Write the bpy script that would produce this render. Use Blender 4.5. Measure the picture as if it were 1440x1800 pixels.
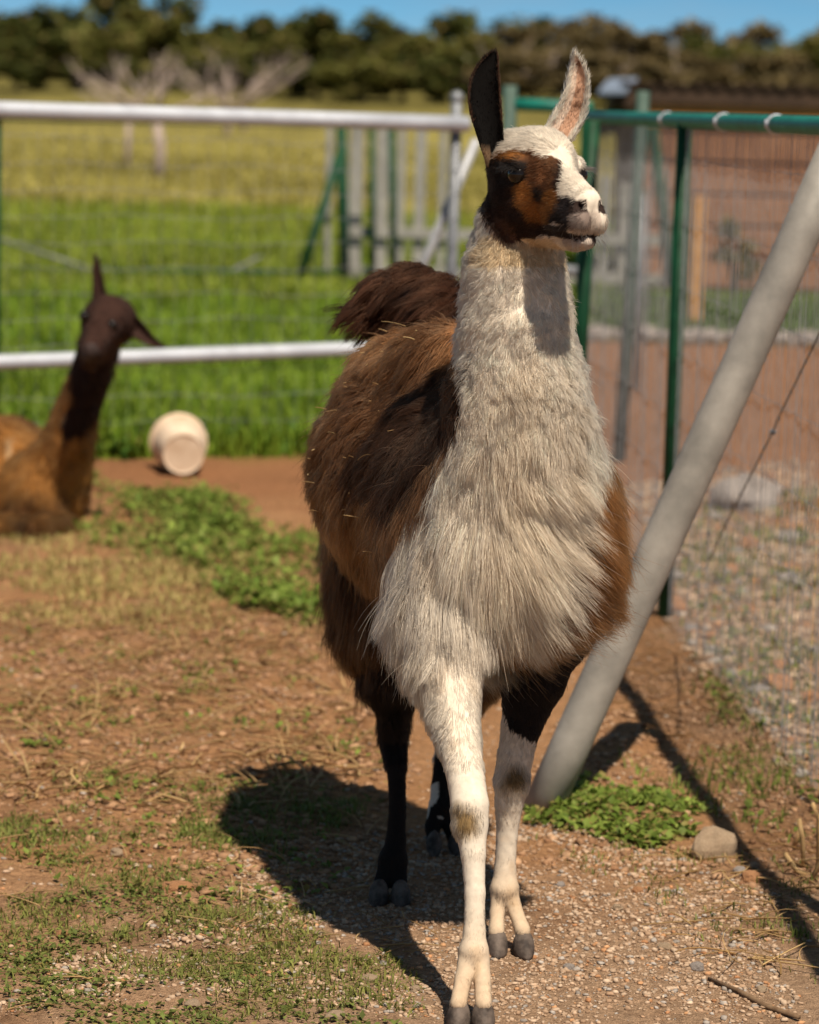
import bpy, bmesh, math, random
import numpy as np
from mathutils import Vector, Matrix, Quaternion
from mathutils.kdtree import KDTree

for o in list(bpy.data.objects):
    bpy.data.objects.remove(o, do_unlink=True)
scene = bpy.context.scene
C = scene.collection
rng = np.random.default_rng(7)
random.seed(7)
RAD = math.radians

# ------------------------------------------------------------------ camera
FPX = 5300.0                      # focal length in pixels of the 1440x1800 photograph
PITCH, ROLL, CAMH = 7.63, 1.6, 1.6
cam_d = bpy.data.cameras.new('camera')
cam = bpy.data.objects.new('camera', cam_d); C.objects.link(cam)
cam_d.sensor_fit = 'VERTICAL'; cam_d.sensor_height = 36.0; cam_d.sensor_width = 36.0
cam_d.lens = 36.0 * FPX / 1800.0
cam_d.clip_start = 0.1; cam_d.clip_end = 3000
CM = Matrix.Translation((0, 0, CAMH)) @ Matrix.Rotation(RAD(90 - PITCH), 4, 'X') @ Matrix.Rotation(RAD(ROLL), 4, 'Z')
cam.matrix_world = CM
cam_d.dof.use_dof = True
cam_d.dof.focus_distance = 5.45
cam_d.dof.aperture_fstop = 4.2
scene.camera = cam

# ------------------------------------------------------------------ sky, sun, exposure
LDIR = Vector((-0.225, 0.57, -1.0)).normalized()          # the way the sunlight travels
w = bpy.data.worlds.new('World'); scene.world = w; w.use_nodes = True
wn = w.node_tree; wn.nodes.clear()
sky = wn.nodes.new('ShaderNodeTexSky'); sky.sky_type = 'NISHITA'; sky.sun_disc = False
sky.sun_elevation = RAD(58.9); sky.sun_rotation = math.atan2(-LDIR.x, -LDIR.y)
sky.air_density = 0.30; sky.dust_density = 0.0; sky.ozone_density = 6.0; sky.altitude = 3000
bg = wn.nodes.new('ShaderNodeBackground'); bg.inputs[1].default_value = 0.1
wo = wn.nodes.new('ShaderNodeOutputWorld')
# thin broken cloud, spread evenly over the whole sky
ctc = wn.nodes.new('ShaderNodeTexCoord'); cmp_ = wn.nodes.new('ShaderNodeMapping'); cmp_.inputs['Scale'].default_value = (9, 9, 30)
cno = wn.nodes.new('ShaderNodeTexNoise'); cno.inputs['Scale'].default_value = 1.6; cno.inputs['Detail'].default_value = 5; cno.inputs['Roughness'].default_value = 0.55
crp = wn.nodes.new('ShaderNodeValToRGB'); crp.color_ramp.elements[0].position = 0.34; crp.color_ramp.elements[0].color = (0, 0, 0, 1); crp.color_ramp.elements[1].position = 0.72; crp.color_ramp.elements[1].color = (.4, .4, .4, 1)
cmx = wn.nodes.new('ShaderNodeMix'); cmx.data_type = 'RGBA'; cmx.inputs[7].default_value = (2.6, 3.4, 4.2, 1)
wn.links.new(ctc.outputs['Generated'], cmp_.inputs[0]); wn.links.new(cmp_.outputs[0], cno.inputs['Vector']); wn.links.new(cno.outputs['Fac'], crp.inputs[0])
ctn = wn.nodes.new('ShaderNodeMix'); ctn.data_type = 'RGBA'; ctn.blend_type = 'MULTIPLY'; ctn.inputs[0].default_value = 1.0; ctn.inputs[7].default_value = (0.80, 1.05, 0.80, 1)
wn.links.new(sky.outputs[0], ctn.inputs[6]); wn.links.new(crp.outputs[0], cmx.inputs[0]); wn.links.new(ctn.outputs[2], cmx.inputs[6])
wn.links.new(cmx.outputs[2], bg.inputs[0]); wn.links.new(bg.outputs[0], wo.inputs[0])
sl = bpy.data.lights.new('sun', 'SUN'); sl.energy = 4.9; sl.angle = RAD(0.53); sl.color = (1.0, 0.885, 0.72)
so = bpy.data.objects.new('sun', sl); C.objects.link(so)
so.rotation_euler = LDIR.to_track_quat('-Z', 'Y').to_euler(); so.location = (2, -5, 12)
vs = scene.view_settings
vs.view_transform = 'Standard'; vs.look = 'None'; vs.exposure = 0.32; vs.gamma = 1.0; vs.use_curve_mapping = False
scene.render.engine = 'CYCLES'
cy = scene.cycles
cy.use_denoising = True
cy.max_bounces = 8; cy.diffuse_bounces = 3; cy.glossy_bounces = 3; cy.transmission_bounces = 6; cy.transparent_max_bounces = 8
cy.sample_clamp_indirect = 4.0
scene.cycles_curves.shape = 'RIBBONS'
scene.cycles_curves.subdivisions = 2

# ------------------------------------------------------------------ pixel -> place helpers
MA = np.array(CM)
def P(px, py, Y):
    """point at depth Y on the ray of a photograph pixel"""
    d = CM.to_3x3() @ Vector(((px - 720) / FPX, -(py - 900) / FPX, -1))
    t = Y / d.y
    return Vector((0, 0, CAMH)) + d * t
def G(px, py, z=0.0):
    """point on level ground under a photograph pixel"""
    d = CM.to_3x3() @ Vector(((px - 720) / FPX, -(py - 900) / FPX, -1))
    t = (z - CAMH) / d.z
    return Vector((0, 0, CAMH)) + d * t
MI = np.linalg.inv(MA)
def proj(p):
    q = p @ MI[:3, :3].T + MI[:3, 3]
    return 720 + FPX * q[:, 0] / -q[:, 2], 900 - FPX * q[:, 1] / -q[:, 2]
def A(v): return np.array(v, dtype=np.float64)

# ------------------------------------------------------------------ noise (numpy value noise)
def _hash(ix, iy, iz, s):
    n = (ix * 374761393 + iy * 668265263 + iz * 2147483647 + s * 1274126177) & 0xFFFFFFFF
    n = ((n ^ (n >> 13)) * 1274126177) & 0xFFFFFFFF
    n = n ^ (n >> 16)
    return (n & 0xFFFF) / 65535.0
def vnoise(p, freq, seed=0):
    q = np.asarray(p) * freq + 100.3
    i = np.floor(q).astype(np.int64); f = q - i; f = f * f * (3 - 2 * f)
    r = 0
    for dx in (0, 1):
        for dy in (0, 1):
            for dz in (0, 1):
                wgt = (f[:, 0] if dx else 1 - f[:, 0]) * (f[:, 1] if dy else 1 - f[:, 1]) * (f[:, 2] if dz else 1 - f[:, 2])
                r = r + wgt * _hash(i[:, 0] + dx, i[:, 1] + dy, i[:, 2] + dz, seed)
    return r * 2 - 1
def fbm(p, freq, seed=0, oct=3):
    r = 0; a = 1.0
    for k in range(oct):
        r = r + a * vnoise(p, freq * 2 ** k, seed + k); a *= 0.5
    return r
def inpoly(x, y, poly):
    poly = np.array(poly, float); ins = np.zeros(len(x), bool); n = len(poly)
    for a in range(n):
        x0, y0 = poly[a]; x1, y1 = poly[(a + 1) % n]
        c = ((y0 > y) != (y1 > y)) & (x < (x1 - x0) * (y - y0) / ((y1 - y0) if y1 != y0 else 1e-9) + x0)
        ins ^= c
    return ins
def norm(v): return v / np.maximum(np.linalg.norm(v, axis=-1, keepdims=True), 1e-9)
def sstep(a, b, x):
    t = np.clip((x - a) / (b - a), 0, 1); return t * t * (3 - 2 * t)

# ------------------------------------------------------------------ materials
def new_mat(name):
    m = bpy.data.materials.new(name); m.use_nodes = True
    nt = m.node_tree; nt.nodes.clear()
    out = nt.nodes.new('ShaderNodeOutputMaterial'); return m, nt, out
def ramp(nt, fac, stops):
    r = nt.nodes.new('ShaderNodeValToRGB'); e = r.color_ramp.elements
    while len(e) < len(stops): e.new(0.5)
    for k, (p, c) in enumerate(stops):
        e[k].position = p; e[k].color = (*c, 1)
    nt.links.new(fac, r.inputs[0]); return r.outputs[0]
def noise_node(nt, scale, detail=6, rough=0.6, coord='Object'):
    tc = nt.nodes.new('ShaderNodeTexCoord'); n = nt.nodes.new('ShaderNodeTexNoise')
    n.inputs['Scale'].default_value = scale; n.inputs['Detail'].default_value = detail; n.inputs['Roughness'].default_value = rough
    nt.links.new(tc.outputs[coord], n.inputs['Vector']); return n.outputs['Fac']
def bump(nt, h, strength, dist, bs):
    b = nt.nodes.new('ShaderNodeBump'); b.inputs['Strength'].default_value = strength; b.inputs['Distance'].default_value = dist
    nt.links.new(h, b.inputs['Height']); nt.links.new(b.outputs[0], bs.inputs['Normal'])
def surf(name, c0, c1, scale=20, rough=0.7, metal=0.0, bmp=0.3, bdist=0.003, spec=0.4, lo=0.35, hi=0.65):
    m, nt, out = new_mat(name)
    bs = nt.nodes.new('ShaderNodeBsdfPrincipled')
    bs.inputs['Roughness'].default_value = rough; bs.inputs['Metallic'].default_value = metal
    bs.inputs['Specular IOR Level'].default_value = spec
    f = noise_node(nt, scale)
    nt.links.new(ramp(nt, f, [(lo, c0), (hi, c1)]), bs.inputs['Base Color'])
    if bmp: bump(nt, noise_node(nt, scale * 4), bmp, bdist, bs)
    nt.links.new(bs.outputs[0], out.inputs[0]); return m
def attr_mat(name, rough=0.8, trans=0.0, spec=0.2, noise_amt=0.0, nscale=60, bmp=0.0, bdist=0.002):
    """base colour from the mesh's own colour attribute, optionally varied by noise; trans = share of light let through (leaves)"""
    m, nt, out = new_mat(name)
    at = nt.nodes.new('ShaderNodeAttribute'); at.attribute_name = 'Col'
    col = at.outputs['Color']
    if noise_amt:
        f = noise_node(nt, nscale)
        mx = nt.nodes.new('ShaderNodeMix'); mx.data_type = 'RGBA'; mx.blend_type = 'MULTIPLY'
        mx.inputs['Factor'].default_value = 1.0
        r = ramp(nt, f, [(0.3, (1 - noise_amt,) * 3), (0.7, (1 + noise_amt,) * 3)])
        nt.links.new(col, mx.inputs[6]); nt.links.new(r, mx.inputs[7]); col = mx.outputs[2]
    bs = nt.nodes.new('ShaderNodeBsdfPrincipled'); bs.inputs['Roughness'].default_value = rough
    bs.inputs['Specular IOR Level'].default_value = spec
    nt.links.new(col, bs.inputs['Base Color'])
    if bmp: bump(nt, noise_node(nt, nscale * 2), bmp, bdist, bs)
    o = bs.outputs[0]
    if trans:
        tr = nt.nodes.new('ShaderNodeBsdfTranslucent'); nt.links.new(col, tr.inputs[0])
        ms = nt.nodes.new('ShaderNodeMixShader'); ms.inputs[0].default_value = trans
        nt.links.new(bs.outputs[0], ms.inputs[1]); nt.links.new(tr.outputs[0], ms.inputs[2]); o = ms.outputs[0]
    nt.links.new(o, out.inputs[0]); return m
def hair_mat(name, rough=0.5, share=0.38):
    """strands: scattering wool (lit by the lie of the skin under it) mixed with a glossy, light-passing fibre"""
    m, nt, out = new_mat(name)
    at = nt.nodes.new('ShaderNodeAttribute'); at.attribute_name = 'Col'
    an = nt.nodes.new('ShaderNodeAttribute'); an.attribute_name = 'lie'
    h = nt.nodes.new('ShaderNodeBsdfHairPrincipled'); h.parametrization = 'COLOR'
    h.inputs['Roughness'].default_value = rough; h.inputs['Radial Roughness'].default_value = 0.7; h.inputs['IOR'].default_value = 1.4
    nt.links.new(at.outputs['Color'], h.inputs['Color'])
    df = nt.nodes.new('ShaderNodeBsdfDiffuse'); nt.links.new(at.outputs['Color'], df.inputs['Color']); nt.links.new(an.outputs['Vector'], df.inputs['Normal'])
    ms = nt.nodes.new('ShaderNodeMixShader'); ms.inputs[0].default_value = share
    nt.links.new(df.outputs[0], ms.inputs[1]); nt.links.new(h.outputs[0], ms.inputs[2])
    nt.links.new(ms.outputs[0], out.inputs[0]); return m
def lin(r, g, b):
    f = lambda c: ((c / 255 + 0.055) / 1.055) ** 2.4 if c / 255 > 0.04045 else c / 255 / 12.92
    return (f(r), f(g), f(b))

M = {}
M['galv'] = surf('galvanised_steel', (0.17, 0.18, 0.20), (0.27, 0.285, 0.31), 35, 0.5, 0.35, 0.15, 0.001)
M['galv_dusty'] = surf('dusty_galvanised_steel', (0.22, 0.205, 0.185), (0.38, 0.35, 0.315), 7, 0.62, 0.15, 0.25, 0.002)
M['galv_pale'] = surf('pale_galvanised_steel', (0.30, 0.31, 0.33), (0.42, 0.43, 0.46), 12, 0.5, 0.2, 0.0)
M['rail'] = surf('pale_steel_rail', (0.46, 0.48, 0.54), (0.58, 0.61, 0.68), 8, 0.4, 0.2, 0.0)
M['green'] = surf('green_paint', (0.003, 0.036, 0.014), (0.006, 0.066, 0.028), 12, 0.55, 0.0, 0.1, 0.001, 0.25)
M['teal'] = surf('teal_green_paint', (0.005, 0.125, 0.095), (0.012, 0.20, 0.155), 12, 0.5, 0.0, 0.1, 0.001, 0.3)
M['faded'] = surf('faded_green_paint', (0.03, 0.065, 0.05), (0.06, 0.105, 0.085), 10, 0.6)
M['wire'] = surf('fence_wire', (0.17, 0.17, 0.18), (0.30, 0.30, 0.32), 20, 0.5, 0.3, 0.0)
M['pale_slat'] = surf('weathered_pale_boards', (0.24, 0.23, 0.21), (0.36, 0.345, 0.32), 6, 0.75)
M['wood'] = surf('stake_wood', (0.42, 0.20, 0.06), (0.58, 0.31, 0.11), 9, 0.8)
M['plastic'] = surf('cream_bucket_plastic', (0.58, 0.42, 0.29), (0.80, 0.65, 0.50), 9, 0.5, 0.0, 0.05)
M['stone_tan'] = surf('tan_stone', (0.30, 0.20, 0.12), (0.52, 0.39, 0.27), 22, 0.9, 0, 0.8, 0.004)
M['stone_red'] = surf('reddish_stone', (0.36, 0.16, 0.07), (0.52, 0.27, 0.13), 22, 0.9, 0, 0.8, 0.004)
M['stone_grey'] = surf('grey_stone', (0.24, 0.20, 0.18), (0.42, 0.37, 0.34), 22, 0.9, 0, 0.8, 0.004)
M['twig'] = surf('twig_bark', (0.13, 0.075, 0.04), (0.22, 0.14, 0.08), 60, 0.9)
M['leaf'] = attr_mat('leaves', 0.6, 0.3)
M['bark'] = surf('tree_bark', (0.09, 0.065, 0.045), (0.17, 0.13, 0.1), 10, 0.9)
M['pale_bark'] = surf('pale_bare_bark', (0.34, 0.26, 0.23), (0.52, 0.42, 0.38), 8, 0.9)
M['roof'] = surf('grey_roof_sheet', (0.16, 0.20, 0.27), (0.24, 0.29, 0.38), 5, 0.5)
M['fascia'] = surf('dark_fascia_wood', (0.035, 0.018, 0.010), (0.06, 0.032, 0.018), 6, 0.8)
M['shed_wall'] = surf('clay_shed_wall', (0.26, 0.115, 0.060), (0.36, 0.175, 0.10), 3, 0.9)
M['shed_board'] = surf('orange_shed_board', (0.38, 0.155, 0.045), (0.46, 0.21, 0.07), 3, 0.85)
M['hoof'] = surf('hoof_horn', (0.04, 0.030, 0.026), (0.155, 0.12, 0.10), 38, 0.7, 0, 0.6, 0.002, 0.25)
M['eye'] = surf('dark_eye', (0.006, 0.004, 0.003), (0.012, 0.008, 0.006), 30, 0.16, 0, 0, 0, 0.35)
M['skin'] = attr_mat('animal_skin', 0.85, 0.0, 0.15, 0.12, 90)
M['fur'] = hair_mat('fur_strands')
M['straw'] = attr_mat('dry_straw', 0.7, 0.15)
M['pebble'] = attr_mat('gravel', 0.9, 0, 0.2, 0.25, 160)

# ------------------------------------------------------------------ object helpers
def tag(o, label=None, cat=None, group=None, kind=None):
    if label: o['label'] = label
    if cat: o['category'] = cat
    if group: o['group'] = group
    if kind: o['kind'] = kind
    return o
def empty(name, loc):
    o = bpy.data.objects.new(name, None); C.objects.link(o); o.location = loc; o.empty_display_size = 0.1
    return o
def adopt(o, parent):
    o.parent = parent
    if parent is not None:
        # meshes are built in place, so only an Empty's own position has to be taken off again
        o.matrix_parent_inverse = Matrix.Translation(-parent.location) if parent.type == 'EMPTY' else Matrix.Identity(4)
    return o
def link(name, me, m=None, parent=None):
    if m: me.materials.append(m)
    o = bpy.data.objects.new(name, me); C.objects.link(o)
    if parent is not None: adopt(o, parent)
    return o
def mesh_np(name, v, f, m=None, parent=None, col=None, smooth=False):
    """mesh object from numpy arrays; f is (n,3) or (n,4) or a list of such arrays; col one colour per vertex"""
    me = bpy.data.meshes.new(name)
    fl = f if isinstance(f, list) else [f]
    nv = len(v); loops = np.concatenate([a.ravel() for a in fl]).astype(np.int32)
    tot = np.concatenate([np.full(len(a), a.shape[1]) for a in fl]).astype(np.int32)
    me.vertices.add(nv); me.vertices.foreach_set('co', np.asarray(v, np.float32).ravel())
    me.loops.add(len(loops)); me.loops.foreach_set('vertex_index', loops)
    me.polygons.add(len(tot)); st = np.concatenate([[0], np.cumsum(tot)[:-1]]).astype(np.int32)
    me.polygons.foreach_set('loop_start', st); me.polygons.foreach_set('loop_total', tot)
    if smooth: me.polygons.foreach_set('use_smooth', np.ones(len(tot), bool))
    me.update(calc_edges=True)
    if col is not None:
        ca = me.attributes.new('Col', 'FLOAT_COLOR', 'POINT')
        c4 = np.ones((nv, 4), np.float32); c4[:, :3] = col
        ca.data.foreach_set('color', c4.ravel())
    return link(name, me, m, parent)
def bm_obj(name, bm, m=None, parent=None, smooth=False):
    me = bpy.data.meshes.new(name)
    bmesh.ops.recalc_face_normals(bm, faces=bm.faces)
    bm.to_mesh(me); bm.free()
    if smooth:
        me.polygons.foreach_set('use_smooth', np.ones(len(me.polygons), bool))
    return link(name, me, m, parent)
def tube(bm, pts, radii, seg=10, cap=True):
    """swept tube with its own radius at each point"""
    pts = [Vector(p) for p in pts]
    if not hasattr(radii, '__len__'): radii = [radii] * len(pts)
    rings = []; up = None
    for i, p in enumerate(pts):
        t = (pts[min(i + 1, len(pts) - 1)] - pts[max(i - 1, 0)]).normalized()
        if up is None:
            up = t.orthogonal().normalized()
        up = (up - t * up.dot(t)).normalized(); s = t.cross(up)
        rings.append([bm.verts.new(p + (up * math.cos(a) + s * math.sin(a)) * radii[i]) for a in [2 * math.pi * k / seg for k in range(seg)]])
    for a, b in zip(rings, rings[1:]):
        for k in range(seg):
            bm.faces.new((a[k], a[(k + 1) % seg], b[(k + 1) % seg], b[k]))
    if cap:
        bm.faces.new(rings[0][::-1]); bm.faces.new(rings[-1])
    return bm
def tube_obj(name, pts, radii, m, parent=None, seg=12):
    bm = bmesh.new(); tube(bm, pts, radii, seg); return bm_obj(name, bm, m, parent, smooth=True)
def box(bm, c, s, rz=0.0, bevel=0.0):
    r = bmesh.ops.create_cube(bm, size=1.0)
    Mx = Matrix.Translation(c) @ Matrix.Rotation(rz, 4, 'Z') @ Matrix.Diagonal((*s, 1))
    bmesh.ops.transform(bm, matrix=Mx, verts=r['verts'])
    if bevel:
        es = list({e for vv in r['verts'] for e in vv.link_edges})
        bmesh.ops.bevel(bm, geom=es, offset=bevel, segments=2, affect='EDGES', profile=0.5)
    return bm
def box_obj(name, c, s, m, parent=None, rz=0.0, bevel=0.004):
    bm = bmesh.new(); box(bm, c, s, rz, bevel); return bm_obj(name, bm, m, parent)
def curves_obj(name, pos, rad, col, m, parent, lie=None):
    """pos (n,k,3), rad (n,k), col (n,3): hair strands"""
    n, k = pos.shape[:2]
    hc = bpy.data.hair_curves.new(name)
    hc.add_curves([k] * n)
    hc.attributes['position'].data.foreach_set('vector', pos.astype(np.float32).ravel())
    ra = hc.attributes.get('radius') or hc.attributes.new('radius', 'FLOAT', 'POINT')
    ra.data.foreach_set('value', rad.astype(np.float32).ravel())
    ca = hc.attributes.new('Col', 'FLOAT_COLOR', 'CURVE')
    c4 = np.ones((n, 4), np.float32); c4[:, :3] = col
    ca.data.foreach_set('color', c4.ravel())
    if lie is None: lie = norm(pos[:, -1] - pos[:, 0])
    na = hc.attributes.new('lie', 'FLOAT_VECTOR', 'CURVE'); na.data.foreach_set('vector', norm(lie).astype(np.float32).ravel())
    hc.materials.append(m)
    o = bpy.data.objects.new(name, hc); C.objects.link(o)
    return adopt(o, parent)

# ------------------------------------------------------------------ the ground
def left_fence_y(x): return 13.85 + 0.35 * x          # line of the wire fence behind, in metres
def ground_h(x, y):
    p = np.stack([x, y, np.zeros_like(x)], 1)
    near = 1 - sstep(16, 30, y)
    rough = 1 - .65 * sstep(6.6, 5.8, y) * sstep(-.3, .2, x)
    h = (0.014 * fbm(p, 1.6, 3, 3) + rough * (0.008 * fbm(p, 9, 9, 2) + 0.007 * np.abs(vnoise(p, 24, 15)))) * near
    h = h + 0.08 * fbm(p, 0.12, 5, 2) * sstep(25, 50, y)
    h = h + 2.9 * sstep(66, 175, y) + 0.02 * np.maximum(y - 175, 0)
    # the earth is trodden level under the feet
    for fx_, fy_ in ((.11, 5.16), (.19, 5.63), (-.04, 5.97), (.08, 6.38)):
        h = h * (1 - np.exp(-((x - fx_) ** 2 + (y - fy_) ** 2) / .014))
    return h
def h1(x, y): return float(ground_h(np.array([x], float), np.array([y], float))[0])

def axis(lo, hi, fine_lo, fine_hi, step, grow=1.12, cap=40):
    a = list(np.arange(fine_lo, fine_hi, step)); s = step; x = a[-1]
    while x < hi: s = min(s * grow, cap); x += s; a.append(x)
    s = step; x = a[0]; b = []
    while x > lo: s = min(s * grow, cap); x -= s; b.append(x)
    return np.array(b[::-1] + a)
gx = axis(-260, 260, -2.4, 2.4, 0.03); gy = axis(-40, 700, 4.6, 13.0, 0.03)
GX, GY = np.meshgrid(gx, gy, indexing='ij')
fx, fy = GX.ravel(), GY.ravel()
gz = ground_h(fx, fy)
gp = np.stack([fx, fy, np.zeros_like(fx)], 1)
# what the earth itself is made of: reddish soil, pale gravel, meadow turf
n1 = fbm(gp, 0.8, 21, 3); n2 = fbm(gp, 3.0, 22, 3); n3 = fbm(gp, 14, 23, 2)
soil = A((0.40, 0.205, 0.095)); soil2 = A((0.52, 0.30, 0.16)); gravelc = A((0.44, 0.31, 0.215)); dark = A((0.24, 0.125, 0.066))
t = np.clip(0.5 + 0.35 * n2 + 0.2 * n3, 0, 1)[:, None]
col = soil * (1 - t) + soil2 * t
gm = (sstep(6.7, 5.6, fy + 0.5 * n1) * sstep(-1.2, -0.1, fx + 0.4 * n2))[:, None]
gm = np.maximum(gm, (sstep(0.70, 1.0, fx + 0.12 * n2) * sstep(6.5, 7.5, fy) * sstep(13.5, 12.4, fy + 0.6 * n2))[:, None])
col = col * (1 - 0.75 * gm) + gravelc * 0.75 * gm
dm = np.clip(sstep(0.25, 0.7, n2 + 0.5 * n3), 0, 1)[:, None] * 0.55
col = col * (1 - dm) + dark * dm
orange = sstep(11.6, 12.6, fy + 0.4 * n2)[:, None]
col = col * (1 - orange) + (A((0.36, 0.175, 0.085)) * (1 + 0.12 * n2[:, None])) * orange
lush = A((0.12, 0.18, 0.024)); olive = A((0.33, 0.29, 0.085))
ml = sstep(-0.25, 0.25, fy - left_fence_y(fx) - 0.15 + 0.25 * n2) * sstep(0.55, 0.15, fx - 0.028 * np.maximum(fy - 14, 0) + 0.12 * n2)
mr = sstep(21.6, 22.2, fy + 0.3 * n2) * sstep(0.3, 0.8, fx)
mm = np.clip(np.maximum(ml, np.maximum(mr, sstep(27, 30, fy))), 0, 1)[:, None]
far = sstep(33, 46, fy + 4 * n1)[:, None]
turf = lush * (1 - far) + olive * (1 + 0.35 * n1[:, None]) * far
turf = turf * (1 - 0.45 * sstep(80, 120, fy)[:, None])
col = col * (1 - mm) + turf * mm
ni, nj = GX.shape
idx = np.arange(ni * nj).reshape(ni, nj)
quads = np.stack([idx[:-1, :-1].ravel(), idx[1:, :-1].ravel(), idx[1:, 1:].ravel(), idx[:-1, 1:].ravel()], 1)
mg, nt, out = new_mat('bare_earth')
at = nt.nodes.new('ShaderNodeAttribute'); at.attribute_name = 'Col'
bs = nt.nodes.new('ShaderNodeBsdfPrincipled'); bs.inputs['Roughness'].default_value = 0.95; bs.inputs['Specular IOR Level'].default_value = 0.1
f1 = noise_node(nt, 55, 8, 0.7); f2 = noise_node(nt, 230, 4, 0.6)
mx = nt.nodes.new('ShaderNodeMix'); mx.data_type = 'RGBA'; mx.blend_type = 'MULTIPLY'; mx.inputs['Factor'].default_value = 1
r1 = ramp(nt, f1, [(0.3, (0.60, 0.55, 0.52)), (0.52, (1.0, 1.0, 1.0)), (0.72, (1.42, 1.38, 1.34))])
nt.links.new(at.outputs['Color'], mx.inputs[6]); nt.links.new(r1, mx.inputs[7])
mx2 = nt.nodes.new('ShaderNodeMix'); mx2.data_type = 'RGBA'; mx2.blend_type = 'MULTIPLY'; mx2.inputs['Factor'].default_value = 1
r2 = ramp(nt, f2, [(0.35, (0.75, 0.73, 0.7)), (0.65, (1.22, 1.2, 1.18))])
nt.links.new(mx.outputs[2], mx2.inputs[6]); nt.links.new(r2, mx2.inputs[7])
nt.links.new(mx2.outputs[2], bs.inputs['Base Color'])
ad = nt.nodes.new('ShaderNodeMath'); ad.operation = 'ADD'; nt.links.new(f1, ad.inputs[0]); nt.links.new(f2, ad.inputs[1])
bump(nt, ad.outputs[0], 1.0, 0.012, bs)
nt.links.new(bs.outputs[0], out.inputs[0])
g = mesh_np('ground', np.stack([fx, fy, gz], 1), quads, mg, None, col, True)
tag(g, 'reddish bare earth paddock floor running into green meadow', 'ground', kind='structure')

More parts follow.
